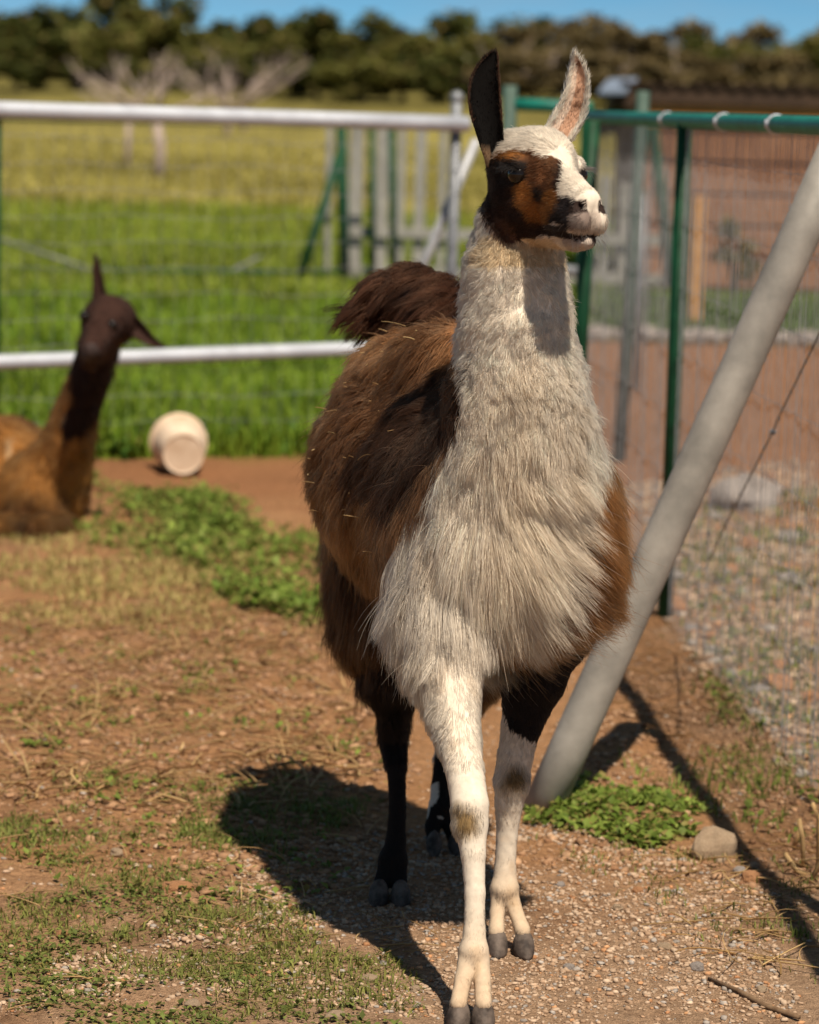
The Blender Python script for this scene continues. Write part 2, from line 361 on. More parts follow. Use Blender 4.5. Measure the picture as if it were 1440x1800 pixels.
# ------------------------------------------------------------------ implicit-surface modelling (one continuous skin per animal)
class SDF:
    def __init__(s, lo, hi, h):
        s.lo = A(lo); s.h = h
        s.n = np.ceil((A(hi) - s.lo) / h).astype(int) + 1
        s.ax = [(s.lo[k] + h * np.arange(s.n[k])).astype(np.float32) for k in range(3)]
        s.f = np.full(s.n, 1.0, np.float32); s.lab = np.zeros(s.n, np.int8); s.best = np.full(s.n, 9.0, np.float32)
    def sub(s, bmin, bmax):
        i0 = np.clip(np.floor((A(bmin) - s.lo) / s.h).astype(int), 0, s.n - 1); i1 = np.clip(np.ceil((A(bmax) - s.lo) / s.h).astype(int) + 1, 1, s.n)
        sl_ = tuple(slice(a, b) for a, b in zip(i0, i1))
        X, Y, Z = np.meshgrid(*[s.ax[k][sl_[k]] for k in range(3)], indexing='ij', sparse=True)
        return sl_, X, Y, Z
    def add(s, sl_, d, k, label):
        a = s.f[sl_]; hh = np.clip(0.5 + 0.5 * (a - d) / k, 0, 1)
        s.f[sl_] = a * (1 - hh) + d * hh - k * hh * (1 - hh)
        b = d < s.best[sl_]; s.best[sl_] = np.where(b, d, s.best[sl_]); s.lab[sl_] = np.where(b, label, s.lab[sl_])
    def cone(s, a, b, ra, rb, k=0.02, label=0):
        a, b = A(a), A(b); m = max(ra, rb) + k * 2 + 0.03
        sl_, X, Y, Z = s.sub(np.minimum(a, b) - m, np.maximum(a, b) + m)
        ab = b - a; L = ab @ ab + 1e-12
        t = np.clip(((X - a[0]) * ab[0] + (Y - a[1]) * ab[1] + (Z - a[2]) * ab[2]) / L, 0, 1)
        d = np.sqrt((X - a[0] - t * ab[0]) ** 2 + (Y - a[1] - t * ab[1]) ** 2 + (Z - a[2] - t * ab[2]) ** 2) - (ra + (rb - ra) * t)
        s.add(sl_, d.astype(np.float32), k, label)
    def chain(s, pts, k=0.02, label=0):
        """one limb: its segments meet without swelling at the joints, the limb as a whole blends into the body"""
        P_ = np.array([A(p) for p, r in pts]); R_ = [r for p, r in pts]; m = max(R_) + k * 2 + 0.03
        sl_, X, Y, Z = s.sub(P_.min(0) - m, P_.max(0) + m); d = None
        for a, b, ra, rb in zip(P_, P_[1:], R_, R_[1:]):
            ab = b - a; L = ab @ ab + 1e-12
            t = np.clip(((X - a[0]) * ab[0] + (Y - a[1]) * ab[1] + (Z - a[2]) * ab[2]) / L, 0, 1)
            q = np.sqrt((X - a[0] - t * ab[0]) ** 2 + (Y - a[1] - t * ab[1]) ** 2 + (Z - a[2] - t * ab[2]) ** 2) - (ra + (rb - ra) * t)
            if d is None: d = q
            else:
                kk = 0.006; hh = np.clip(0.5 + 0.5 * (d - q) / kk, 0, 1); d = d * (1 - hh) + q * hh - kk * hh * (1 - hh)
        s.add(sl_, d.astype(np.float32), k, label)
    def _ell(s, c, r, R, k):
        c = A(c); r = A(r); m = r.max() + k * 2 + 0.03
        sl_, X, Y, Z = s.sub(c - m, c + m)
        x, y, z = X - c[0], Y - c[1], Z - c[2]
        if R is not None:
            R = A(R); x, y, z = [R[0, j] * x + R[1, j] * y + R[2, j] * z for j in range(3)]
        k0 = np.sqrt((x / r[0]) ** 2 + (y / r[1]) ** 2 + (z / r[2]) ** 2) + 1e-6
        k1 = np.sqrt((x / r[0] ** 2) ** 2 + (y / r[1] ** 2) ** 2 + (z / r[2] ** 2) ** 2) + 1e-6
        return sl_, (k0 * (k0 - 1) / k1).astype(np.float32)
    def ell(s, c, r, R=None, k=0.02, label=0):
        sl_, d = s._ell(c, r, R, k); s.add(sl_, d, k, label)
    def cut(s, c, r, R=None, k=0.01):
        sl_, d = s._ell(c, r, R, k); a = s.f[sl_]; d = -d
        hh = np.clip(0.5 - 0.5 * (a - d) / k, 0, 1)
        s.f[sl_] = a * (1 - hh) + d * hh + k * hh * (1 - hh)
    def mesh(s):
        f = s.f; neg = f < 0
        c = np.zeros(tuple(s.n - 1), np.int8)
        for dx in (0, 1):
            for dy in (0, 1):
                for dz in (0, 1):
                    c += neg[dx:s.n[0] - 1 + dx, dy:s.n[1] - 1 + dy, dz:s.n[2] - 1 + dz]
        act = np.argwhere((c > 0) & (c < 8))
        vid = np.full(tuple(s.n - 1), -1, np.int64); vid[tuple(act.T)] = np.arange(len(act))
        acc = np.zeros((len(act), 3)); cnt = np.zeros(len(act))
        for axk in range(3):
            o1, o2 = [k for k in range(3) if k != axk]
            for u in (0, 1):
                for v in (0, 1):
                    p0 = act.copy(); p0[:, o1] += u; p0[:, o2] += v
                    p1 = p0.copy(); p1[:, axk] += 1
                    f0 = f[tuple(p0.T)]; f1_ = f[tuple(p1.T)]
                    mk = (f0 < 0) != (f1_ < 0)
                    tt = f0[mk] / (f0[mk] - f1_[mk])
                    q = p0[mk].astype(float); q[:, axk] += tt
                    acc[mk] += q; cnt[mk] += 1
        v = s.lo + s.h * acc / cnt[:, None]
        qs = []
        for axk in range(3):
            o1, o2 = (axk + 1) % 3, (axk + 2) % 3
            sl0 = [slice(None)] * 3; sl1 = [slice(None)] * 3
            sl0[axk] = slice(0, -1); sl1[axk] = slice(1, None)
            e = np.argwhere(neg[tuple(sl0)] != neg[tuple(sl1)])
            ok = (e[:, o1] > 0) & (e[:, o2] > 0) & (e[:, o1] < s.n[o1] - 1) & (e[:, o2] < s.n[o2] - 1)
            e = e[ok]
            def cell(a, b):
                q = e.copy(); q[:, o1] -= a; q[:, o2] -= b; return vid[tuple(q.T)]
            quad = np.stack([cell(1, 1), cell(0, 1), cell(0, 0), cell(1, 0)], 1)
            fl = ~neg[tuple(e.T)]
            quad[fl] = quad[fl][:, ::-1]
            qs.append(quad)
        q = np.concatenate(qs)
        lab = s.lab[tuple(np.clip(np.round((v - s.lo) / s.h).astype(int), 0, s.n - 1).T)]
        return v, q, lab
def smooth_mesh(v, q, it=2, lam=0.5):
    a = np.concatenate([q[:, 0], q[:, 1], q[:, 2], q[:, 3]]); b = np.concatenate([q[:, 1], q[:, 2], q[:, 3], q[:, 0]])
    i = np.concatenate([a, b]); j = np.concatenate([b, a]); cnt = np.bincount(i, minlength=len(v))
    for _ in range(it):
        for l in (lam, -lam * 1.03):
            m = np.stack([np.bincount(i, weights=v[j, k], minlength=len(v)) for k in range(3)], 1) / np.maximum(cnt, 1)[:, None]
            v = v + l * (m - v)
    return v
def relax(v, q, w, it):
    """even out the skin where w is 1"""
    a = np.concatenate([q[:, 0], q[:, 1], q[:, 2], q[:, 3]]); b = np.concatenate([q[:, 1], q[:, 2], q[:, 3], q[:, 0]])
    i = np.concatenate([a, b]); j = np.concatenate([b, a]); cnt = np.bincount(i, minlength=len(v)); w = (w * .7)[:, None]
    for _ in range(it):
        m = np.stack([np.bincount(i, weights=v[j, k], minlength=len(v)) for k in range(3)], 1) / np.maximum(cnt, 1)[:, None]
        v = v + w * (m - v)
    return v
def vnormals(v, q):
    n = np.cross(v[q[:, 2]] - v[q[:, 0]], v[q[:, 3]] - v[q[:, 1]])
    out_ = np.zeros_like(v)
    for k in range(4):
        for c in range(3): out_[:, c] += np.bincount(q[:, k], weights=n[:, c], minlength=len(v))
    return norm(out_)
def roots(v, q, vn, weight, n):
    """random roots on the skin; weight = density per vertex"""
    tri = np.concatenate([q[:, [0, 1, 2]], q[:, [0, 2, 3]]])
    ar = 0.5 * np.linalg.norm(np.cross(v[tri[:, 1]] - v[tri[:, 0]], v[tri[:, 2]] - v[tri[:, 0]]), axis=1)
    wt = ar * weight[tri].mean(1); cdf = np.cumsum(wt); 
    ti = np.searchsorted(cdf, rng.random(n) * cdf[-1]); ti = np.minimum(ti, len(tri) - 1)
    a, b = rng.random(n), rng.random(n); fl = a + b > 1; a[fl] = 1 - a[fl]; b[fl] = 1 - b[fl]
    T = tri[ti]; wv = np.stack([1 - a - b, a, b], 1)
    p = (v[T] * wv[..., None]).sum(1); nn = norm((vn[T] * wv[..., None]).sum(1))
    return p, nn, T[np.arange(n), wv.argmax(1)]
def grow(p, n, comb, length, lift, sag, curl, clump, seg=6, guide_frac=0.02, seed=0):
    """strands: leave along n, bend to comb, sag by gravity; wool locks by clumping to guides"""
    N = len(p)
    comb = norm(comb - n * (comb * n).sum(1)[:, None] * 0.85)
    nz = np.stack([vnoise(p, 26, seed + k) for k in range(3)], 1) + 0.7 * np.stack([vnoise(p, 70, seed + 7 + k) for k in range(3)], 1)
    rn = rng.normal(0, 1, (N, 3))
    pos = np.zeros((N, seg + 1, 3)); pos[:, 0] = p - n * 0.002
    cur = pos[:, 0].copy()
    for k in range(seg):
        t = (k + 0.5) / seg
        d = n * (lift * (1 - t) ** 1.3)[:, None] + comb * (0.35 + 0.65 * t) + nz * (curl * 0.9)[:, None] + rn * (curl * (0.2 + 0.35 * t))[:, None]
        d[:, 2] -= sag * t
        d = norm(d)
        cur = cur + d * (length / seg)[:, None]; pos[:, k + 1] = cur
    ng = max(8, int(N * guide_frac))
    gi = rng.choice(N, ng, replace=False)
    kd = KDTree(ng)
    for a, i in enumerate(gi): kd.insert(p[i], a)
    kd.balance()
    near = np.array([kd.find(x)[1] for x in p]); gidx = gi[near]
    tt = np.linspace(0, 1, seg + 1) ** 1.4
    tgt = pos[gidx] 
    wgt = (clump[:, None] * tt[None])[..., None]
    pos = pos * (1 - wgt) + (tgt + (pos[:, :1] - tgt[:, :1]) * 0.25) * wgt
    return pos, gidx
def radii_for(N, seg, r, tip=0.15):
    return np.tile(np.linspace(1, tip, seg + 1), (N, 1)) * (r * (0.7 + 0.6 * rng.random(N)))[:, None]

# ------------------------------------------------------------------ the walking llama
llama = empty('llama', (0.1, 5.7, 0.0))
tag(llama, 'brown and white llama walking towards the viewer with its head turned', 'llama')
S = SDF((-0.36, 4.98, -0.03), (0.58, 6.78, 1.62), 0.005)
HD, NK, CH, BD, RF, LF, RH, LH, TL = 1, 2, 3, 4, 5, 6, 7, 8, 9
# trunk
S.ell((0.165, 5.62, 0.84), (0.195, 0.19, 0.225), None, 0.06, CH)
S.ell((0.135, 5.80, 0.86), (0.225, 0.27, 0.225), None, 0.07, BD)
S.ell((0.060, 6.08, 0.86), (0.25, 0.29, 0.235), None, 0.07, BD)
S.ell((0.02, 6.30, 0.885), (0.20, 0.20, 0.215), None, 0.06, BD)
S.cone(P(690, 660, 6.15), P(800, 640, 5.85), 0.07, 0.08, 0.08, BD)
# neck
S.chain([(P(912, 405, 5.475), 0.074), (P(905, 480, 5.47), 0.088), (P(908, 580, 5.465), 0.099), (P(910, 690, 5.475), 0.120), (P(908, 755, 5.495), 0.138), (P(903, 830, 5.53), 0.155), (P(890, 900, 5.58), 0.165)], 0.05, NK)
S.ell(P(893, 945, 5.55), (0.165, 0.15, 0.16), None, 0.05, CH)
# tail
S.chain([(P(775, 590, 6.36), 0.05), (P(765, 540, 6.44), 0.045), (P(730, 517, 6.46), 0.042), (P(690, 522, 6.46), 0.038), (P(655, 540, 6.45), 0.024)], 0.03, TL)
# legs
def leg(pts, lb, k=0.022): S.chain([(P(a, b, c), r * (1.05 if b < 1250 else .93)) for a, b, c, r in pts], k, lb)
leg([(800, 960, 5.56, .095), (786, 1085, 5.50, .078), (787, 1180, 5.45, .062), (800, 1265, 5.39, .047), (816, 1350, 5.32, .037), (826, 1415, 5.275, .036), (827, 1450, 5.265, .034), (832, 1500, 5.245, .0235), (835, 1570, 5.225, .0195), (834, 1640, 5.205, .0205), (833, 1672, 5.197, .028), (833, 1688, 5.193, .024)], RF)
leg([(824, 1684, 5.195, .021), (814, 1722, 5.17, .0155), (806, 1764, 5.145, .0165)], RF, 0.003)
leg([(842, 1684, 5.195, .021), (848, 1722, 5.17, .0155), (850, 1764, 5.145, .0165)], RF, 0.003)
leg([(960, 980, 5.68, .11), (950, 1110, 5.70, .084), (938, 1190, 5.70, .060), (918, 1270, 5.69, .042), (905, 1330, 5.675, .035), (899, 1375, 5.665, .036), (895, 1410, 5.665, .029), (891, 1470, 5.665, .021), (888, 1530, 5.66, .022), (887, 1562, 5.655, .029), (887, 1576, 5.653, .024)], LF)
leg([(879, 1570, 5.655, .020), (874, 1604, 5.64, .0145), (873, 1638, 5.615, .0165)], LF, 0.003)
leg([(895, 1570, 5.655, .020), (907, 1604, 5.64, .0145), (919, 1636, 5.615, .0165)], LF, 0.003)
leg([(705, 960, 6.2, .13), (690, 1090, 6.15, .10), (690, 1180, 6.10, .055), (694, 1250, 6.11, .031), (691, 1300, 6.13, .028), (697, 1350, 6.09, .021), (699, 1420, 6.05, .0185), (696, 1480, 6.02, .022), (691, 1512, 6.0, .032)], RH, .05)
leg([(688, 1514, 6.0, .028), (674, 1545, 5.98, .018), (669, 1562, 5.965, .017)], RH, 0.008)
leg([(694, 1514, 6.0, .028), (701, 1545, 5.98, .018), (703, 1562, 5.965, .017)], RH, 0.008)
leg([(870, 980, 6.28, .14), (860, 1100, 6.28, .10), (835, 1190, 6.34, .05), (800, 1270, 6.45, .034), (782, 1330, 6.46, .024), (774, 1385, 6.44, .022), (775, 1420, 6.42, .028)], LH)
leg([(772, 1422, 6.42, .025), (760, 1452, 6.40, .017), (762, 1474, 6.385, .016)], LH, 0.008)
leg([(780, 1422, 6.42, .025), (790, 1452, 6.41, .016), (797, 1474, 6.40, .015)], LH, 0.008)
# head, modelled in its own frame: forward, side (its left), up
E = A(P(957, 304, 5.40)); YAW = RAD(28)
Fv = A((math.sin(YAW), -math.cos(YAW), 0)); Sv = A((math.cos(YAW), math.sin(YAW), 0)); Uv = A((0, 0, 1))
HR = np.stack([Fv, Sv, Uv], 1)
def H(f, s, u): return E + Fv * f + Sv * s + Uv * u
def hell(f, s, u, r, k=0.02): S.ell(H(f, s, u), r, HR, k, HD)
def hcone(a, b, ra, rb, k=0.02): S.cone(H(*a), H(*b), ra, rb, k, HD)
hell(-.05, 0, .004, (.085, .068, .068)); hell(.0, 0, .016, (.06, .055, .052))
for s in (-1, 1):
    hell(-.004, s * .060, .013, (.029, .017, .017), .016)
    hell(-.03, s * .032, -.055, (.07, .04, .062), .025)
hcone((.015, 0, -.03), (.132, 0, -.068), .052, .036)
hcone((.03, 0, -.004), (.148, 0, -.044), .032, .0235)
hcone((-.05, 0, -.078), (.12, 0, -.110), .048, .022)
hell(.134, 0, -.115, (.028, .025, .014), .010)
for s in (-1, 1):
    hell(.146, s * .017, -.078, (.028, .022, .025), .010)
    hell(.105, s * .028, -.078, (.04, .018, .026), .012)
    S.cut(H(.012, s * .086, -.005), (.020, .016, .012), HR, .008)
    S.cut(H(.167, s * .019, -.053), (.014, .0055, .008), HR, .005)
    S.cut(H(.105, s * .056, -.0985), (.06, .030, .0022), HR, .005)
S.cut(H(.185, 0, -.104), (.022, .05, .0022), HR, .005)
S.cut(H(.179, 0, -.072), (.012, .0035, .022), HR, .006)
lv, lq, ll = S.mesh(); lv = smooth_mesh(lv, lq, 6)
_x, _y = proj(lv); lv = relax(lv, lq, ((ll == 2) | (ll == 3) | (ll == 4)) * sstep(560, 640, _y) * sstep(5.95, 5.8, lv[:, 1]), 60)
ln = vnormals(lv, lq)
del S

WHITE = A((0.85, 0.745, 0.62)); CREAM = A((0.68, 0.52, 0.335)); BLACK = A((0.012, 0.009, 0.008))
PATCH = [(863, 280), (879, 268), (912, 263), (941, 263), (959, 275), (981, 280), (992, 296), (990, 313), (985, 329), (985, 346), (1007, 348), (1030, 362), (1040, 383), (1030, 402), (1007, 400), (978, 388), (966, 395), (955, 412), (931, 419), (917, 421), (893, 430), (874, 416), (856, 388), (850, 355), (850, 320)]
TAN = [(921, 315), (945, 320), (959, 339), (976, 355), (962, 367), (955, 388), (945, 395), (926, 374), (907, 365), (905, 339)]
BIB = [(770, 420), (806, 640), (815, 735), (768, 830), (722, 910), (692, 980), (672, 1060), (655, 1130), (640, 1300), (870, 1300), (862, 1110), (915, 1105), (962, 1050), (985, 970), (1012, 900), (1035, 840), (1062, 740), (1060, 420)]
SHOULDER = [(610, 830), (650, 760), (700, 735), (745, 690), (800, 640), (815, 740), (770, 800), (735, 850), (700, 880), (655, 860)]
def coat(p, lab, jit=0.0):
    n = len(p); x, y = proj(p)
    if jit:
        x = x + rng.normal(0, jit, n); y = y + rng.normal(0, jit, n)
    w1 = vnoise(p, 14, 41); w2 = vnoise(p, 40, 42); w3 = vnoise(p, 5, 43)
    xj = x + 12 * w1 + 5 * w2; yj = y + 12 * vnoise(p, 14, 44)
    c = np.zeros((n, 3))
    # trunk: brown wool, darker towards the flank and in patches
    b1, b2, b3 = A((0.275, 0.128, 0.052)), A((0.120, 0.052, 0.022)), A((0.50, 0.275, 0.13))
    t = np.clip(0.45 + 0.6 * w3 + 0.35 * w1, 0, 1)[:, None]
    brown = b2 * (1 - t) + b1 * t
    hi = np.clip(sstep(0.1, 0.8, w1 + w3 * .6), 0, 1)[:, None]; brown = brown * (1 - 0.6 * hi) + b3 * 0.6 * hi
    right = sstep(980, 1060, x)[:, None]; brown = brown * (1 - right) + A((0.30, 0.13, 0.04)) * (1 + .25 * w2[:, None]) * right
    sh = (inpoly(xj, yj, SHOULDER) & (p[:, 1] < 6.1))[:, None]
    brown = np.where(sh, A((0.042, 0.019, 0.010)) * (1 + .5 * np.clip(w2[:, None], 0, 1)), brown)
    white = WHITE * (1 + 0.06 * w3[:, None]) 
    mid = (np.exp(-((x - 900) / 60) ** 2) * sstep(600, 720, y) * 0.35 + 0.12 * np.clip(w3, 0, 1))[:, None]
    white = white * (1 - mid) + CREAM * mid
    soil_ = (np.clip(sstep(.25, .9, w1 + .5 * w3), 0, 1) * .28 + .30 * sstep(.55, .9, w2 + .3 * w1))[:, None]
    white = white * (1 - soil_) + A((0.44, 0.33, 0.215)) * soil_
    c[:] = brown
    bib = inpoly(xj, yj, BIB) & (p[:, 1] < 5.74)
    m = ((lab == CH) | (lab == BD)) & bib; c[m] = white[m]
    m = lab == NK; c[m] = white[m]
    m = (lab == NK) & ~inpoly(xj, yj, BIB) & (y > 580) & (x < 1000); c[m] = brown[m]
    m = (lab == NK) & ~inpoly(xj, yj, BIB) & (y > 760); c[m] = brown[m]
    m = lab == TL; c[m] = (A((0.045, 0.017, 0.008)) * (1 + 0.6 * w2[:, None]))[m]
    knee = A((0.17, 0.095, 0.018))
    # legs
    m = lab == RF; wc = WHITE * 0.82 * (1 + .05 * w2[:, None]) ; kd_ = np.clip(1 - np.hypot((x - 816 + 8 * w2) / 36, (y - 1440 + 10 * w1) / 40), 0, 1)[:, None]
    pz = np.clip(1 - np.hypot((x - 700) / 70, (y - 1150) / 110), 0, 1)[:, None] * .6
    wc = wc * (1 - pz) + CREAM * pz
    kk = np.clip(kd_ * 1.7 + .5 * w2[:, None] * (kd_ > 0), 0, 1) * .9
    dust = np.clip(sstep(1540, 1740, y) * .7 + .35 * np.clip(w1, 0, 1) * sstep(1250, 1400, y) + .25 * sstep(.3, .8, w2), 0, .85)[:, None]; wc = wc * (1 - dust) + A((0.52, 0.36, 0.22)) * dust
    wc = wc * (1 - kk) + knee * kk; c[m] = wc[m]
    m2 = m & (p[:, 1] > 5.56) & ~bib; c[m2] = brown[m2]
    m = lab == LF; up = yj < np.interp(x, [880, 895, 930, 945], [1240, 1275, 1300, 1310])
    kd_ = np.clip(1 - np.hypot((x - 903 + 8 * w2) / 34, (y - 1372 + 8 * w1) / 34), 0, 1)[:, None]; kk = np.clip(kd_ * 1.9 + .5 * w2[:, None] * (kd_ > 0), 0, 1) * .9
    dust = np.clip(sstep(1460, 1600, y) * .65 + .35 * np.clip(w1, 0, 1) + .25 * sstep(.3, .8, w2), 0, .85)[:, None]; wl = WHITE * .80 * (1 - dust) + A((0.50, 0.34, 0.20)) * dust
    wl = wl * (1 - kk) + knee * .8 * kk
    c[m] = np.where(up[:, None], BLACK, wl)[m]
    m = lab == RH; tt = sstep(1120, 1200, y)[:, None]; c[m] = (brown * .6 * (1 - tt) + BLACK * tt)[m]
    m = lab == LH; bk = (w1 + .6 * w2 > .05) | (x > 779) | (y > 1440); c[m] = np.where(bk[:, None], BLACK, WHITE * .8)[m]
    m2 = m & (y < 1260); c[m2] = (brown * .45)[m2]
    # head
    rel = p - E; hf, hs, hu = rel @ Fv, rel @ Sv, rel @ Uv
    m = (lab == HD) | ((lab == NK) & (y < 470))
    near_ = (hs < 0.016)
    xq, yq = x + 4 * w2, y + 4 * vnoise(p, 60, 45)
    pt = inpoly(xq, yq, PATCH) & near_
    hc_ = WHITE * .86 * (1 + 0.05 * w2[:, None])
    dk = A((0.022, 0.011, 0.008)); br = A((0.10, 0.04, 0.016)); tn = A((0.24, 0.092, 0.022))
    gb = A((0.075, 0.038, 0.024)); mzc = A((0.026, 0.020, 0.020)); bl = BLACK * 1.3
    blobs = [(893, 302, 36, 20, bl), (860, 330, 20, 45, bl), (905, 272, 30, 9, tn), (942, 274, 30, 12, br), (962, 300, 24, 26, br), (987, 302, 13, 24, dk), (925, 345, 18, 22, tn), (943, 372, 18, 18, tn),
             (968, 350, 14, 18, tn * .8), (950, 339, 8, 13, bl), (885, 348, 24, 18, dk), (905, 378, 24, 16, dk), (935, 402, 28, 13, dk), (884, 404, 22, 18, gb), (1012, 374, 34, 24, mzc), (982, 384, 20, 13, bl), (957, 325, 16, 14, br), (862, 385, 18, 24, dk)]
    ws = np.stack([np.exp(-2.6 * (((xq + 6 * w1 - a) / c_) ** 2 + ((yq + 5 * w1 - b) / d_) ** 2)) for a, b, c_, d_, _ in blobs], 1) + 1e-6
    ws = ws ** 1.6; ws = ws / ws.sum(1, keepdims=True)
    pc = ws @ np.array([q[4] for q in blobs]) * (1 + .3 * w2[:, None] + .2 * vnoise(p, 110, 47)[:, None])
    hc_ = np.where(pt[:, None], pc, hc_)
    chin = (hu < -.098) & (hf > .06); sp = chin & (w2 + .5 * vnoise(p, 120, 46) > .12); fl_ = chin & (hf > .115); hc_[fl_] = hc_[fl_] * .35 + A((.30, .23, .20)) * .65; hc_[sp] = A((0.05, 0.035, 0.03))
    lip = (hf > .158) & (hu > -.1) & near_ & (yq > 372); hc_[lip] = hc_[lip] * .45 + A((.42, .32, .27)) * .55
    side_lip = (hu > -.1025) & (hu < -.085) & (hf > .07) & (hf < .15) & near_ & (hs < -.005); hc_[side_lip] = mzc
    thr = (hu < -.112) & (hf > -.09) & (hf < .09); hc_[thr & ~pt] = CREAM * .95
    slit = (np.abs(hu + .102) < .005) & (hf > .06); hc_[slit] = A((.02, .013, .011))
    nos = np.hypot(hf - .165, hu + .053) < .012; hc_[nos & (np.abs(hs) > .012)] = A((.03, .018, .015))
    eye2 = np.hypot(hf - .006, (hu - .0) * 1.3) < .022; hc_[eye2 & (hs > .04)] = A((.04, .025, .02))
    c[m] = hc_[m]
    return np.clip(c, 0.004, 0.86)

body = mesh_np('body', lv, lq, M['skin'], llama, coat(lv, ll), True)

# fleece
def facing(p, n):
    vdir = norm(A((0, 0, CAMH)) - p); return (n * vdir).sum(1)
wt = np.array([0, 8.0, 2.6, 1.5, 1.3, 1.7, 1.7, 1.5, 1.2, 3.0])[ll]
wt = wt * np.where(facing(lv, ln) < -0.35, 0.35, 1.0)
eyes = [H(.006, s * .066, .0) for s in (-1, 1)]
for e in eyes: wt = wt * (np.linalg.norm(lv - e, axis=1) > .0185)
wt = wt * (lv[:, 2] > .036)
rp, rn_, rv = roots(lv, lq, ln, wt, 330000)
lab = ll[rv]; N = len(rp)
px_, py_ = proj(rp); rel = rp - E
hf, hs, hu = rel @ Fv, rel @ Sv, rel @ Uv
axis_f = norm(A((0.2, -0.98, 0)))
comb = np.tile(A((0, 0, -1.0)), (N, 1)); length = np.full(N, .03); lift = np.full(N, .5); curl = np.full(N, .2); clump = np.full(N, .4)
sag = np.zeros(N); rr = np.full(N, .00065)
z1 = vnoise(rp, 9, 61); z2 = vnoise(rp, 25, 62)
m = lab == HD
comb[m] = -Fv * 1.0 + A((0, 0, -.35)); curl[m] = .2; clump[m] = .25
length[m] *= (1 - .5 * sstep(.07, .13, hf))[m]
length[m] = (.0115 + .010 * sstep(.025, .07, hu))[m]; lift[m] = (.4 + .5 * sstep(.03, .07, hu))[m]; rr[m] = .00045
length[m] *= (1 + .8 * sstep(-.05, -.09, hf))[m]
mb = m & (np.abs(hs) > .055) & (hf > -.03) & (hf < .025) & (hu > .010) & (hu < .03); length[mb] = .013; lift[mb] = .6
ne = (lab == NK) | (lab == CH)
ln_ = np.interp(py_, [420, 520, 640, 740, 830, 930, 1050], [.017, .021, .027, .037, .068, .108, .12])
length[ne] = ln_[ne]; lift[ne] = np.interp(py_, [420, 700, 900], [.95, .75, .26])[ne]
curl[ne] = np.interp(py_, [420, 650, 900], [.62, .52, .16])[ne]; clump[ne] = np.interp(py_, [420, 700, 900], [.6, .55, .42])[ne]
rr[ne] = np.interp(py_, [420, 700, 900], [.00042, .00047, .00052])[ne]
u = (px_ - 850) / 200
fan = np.where(u > 0, 1.7 * u, .2 * u) * sstep(740, 900, py_)
comb[ne, 0] = fan[ne]
side = ne & (rp[:, 1] > 5.72); length[side] = .05
m = lab == BD
comb[m] = A((0, 0, -.85)) - axis_f * .45; length[m] = (.058 + .018 * z1)[m]; lift[m] = .45; curl[m] = .26; clump[m] = .6
sag[m] = .25
low = m & (rp[:, 2] < .74); length[low] = .085; lift[low] = .2; curl[low] = .12
mr_ = m & (px_ > 985); length[mr_] = .06; curl[mr_] = .3
frontb = m & (rp[:, 1] < 5.74) & inpoly(px_, py_, BIB); length[frontb] = .085; comb[frontb, 0] = fan[frontb]; comb[frontb, 1] = 0
m = lab == RF
length[m] = np.interp(py_, [1000, 1120, 1200, 1290, 1380], [.085, .06, .03, .014, .008])[m]; lift[m] = .3; curl[m] = .14; clump[m] = .35
fr = m & (rn_[:, 0] < -.25) & (py_ < 1330); length[fr] *= 1.15; lift[fr] = .3; clump[fr] = .6; curl[fr] = .25
fe = m & (rn_[:, 0] > -.1) & (py_ > 1120); length[fe] = np.minimum(length[fe], .012)
kn = m & (np.hypot(px_ - 816, py_ - 1440) < 34); length[kn] = .014; lift[kn] = .5
m = lab == LF
length[m] = np.interp(py_, [1040, 1120, 1170, 1300], [.06, .03, .012, .009])[m]; lift[m] = .3; curl[m] = .12
kn = m & (np.hypot(px_ - 903, py_ - 1372) < 34); length[kn] = .014; lift[kn] = .5
m = lab == RH
length[m] = np.interp(py_, [1040, 1150, 1240, 1320, 1360], [.08, .06, .03, .018, .008])[m]; lift[m] = .3; curl[m] = .15
m = lab == LH
length[m] = np.interp(py_, [1100, 1250, 1350], [.05, .02, .008])[m]; lift[m] = .3
lg = (lab >= RF) & (lab <= LH); rr[lg] = .0005; length[lg] *= np.where(py_[lg] > 1350, .9, 1.2); lift[lg] += .1
rr[lg & (py_ < 1160)] = .0006
m = lab == TL
comb[m] = A((-1.0, -.25, .05)); length[m] = (.085 + .03 * z2)[m]; lift[m] = .75; curl[m] = .16; clump[m] = .8; sag[m] = 1.1; rr[m] = .0007
length *= (.75 + .5 * rng.random(N))
stray = rng.random(N) < .03; length[stray & (lab != HD)] *= 1.2; curl[stray] += .15; clump[stray] = 0
fur_pos, gidx = grow(rp, rn_, comb, length, lift, sag, curl, clump, 6, .045, 70)
fc = coat(rp, lab, 2.0)
sg = np.where(fc.mean(1) > .3, .5, 1.0)
gv = (1 + .28 * sg * vnoise(rp[gidx] * 1.0, 90, 81))[:, None] * (1 + .22 * sg * rng.normal(0, 1, N))[:, None]
fc = np.clip(fc * gv, .004, .9)
lie = rn_.copy(); hang = sstep(.035, .075, length); lie[:, 2] = lie[:, 2] * (1 - hang) + np.maximum(lie[:, 2], .15) * hang      # long wool hangs as a curtain
curves_obj('fleece', fur_pos, radii_for(N, 6, rr), fc, M['fur'], llama, norm(lie) + .22 * rng.normal(0, 1, (N, 3)) * np.where(lab == HD, .5, 1)[:, None])

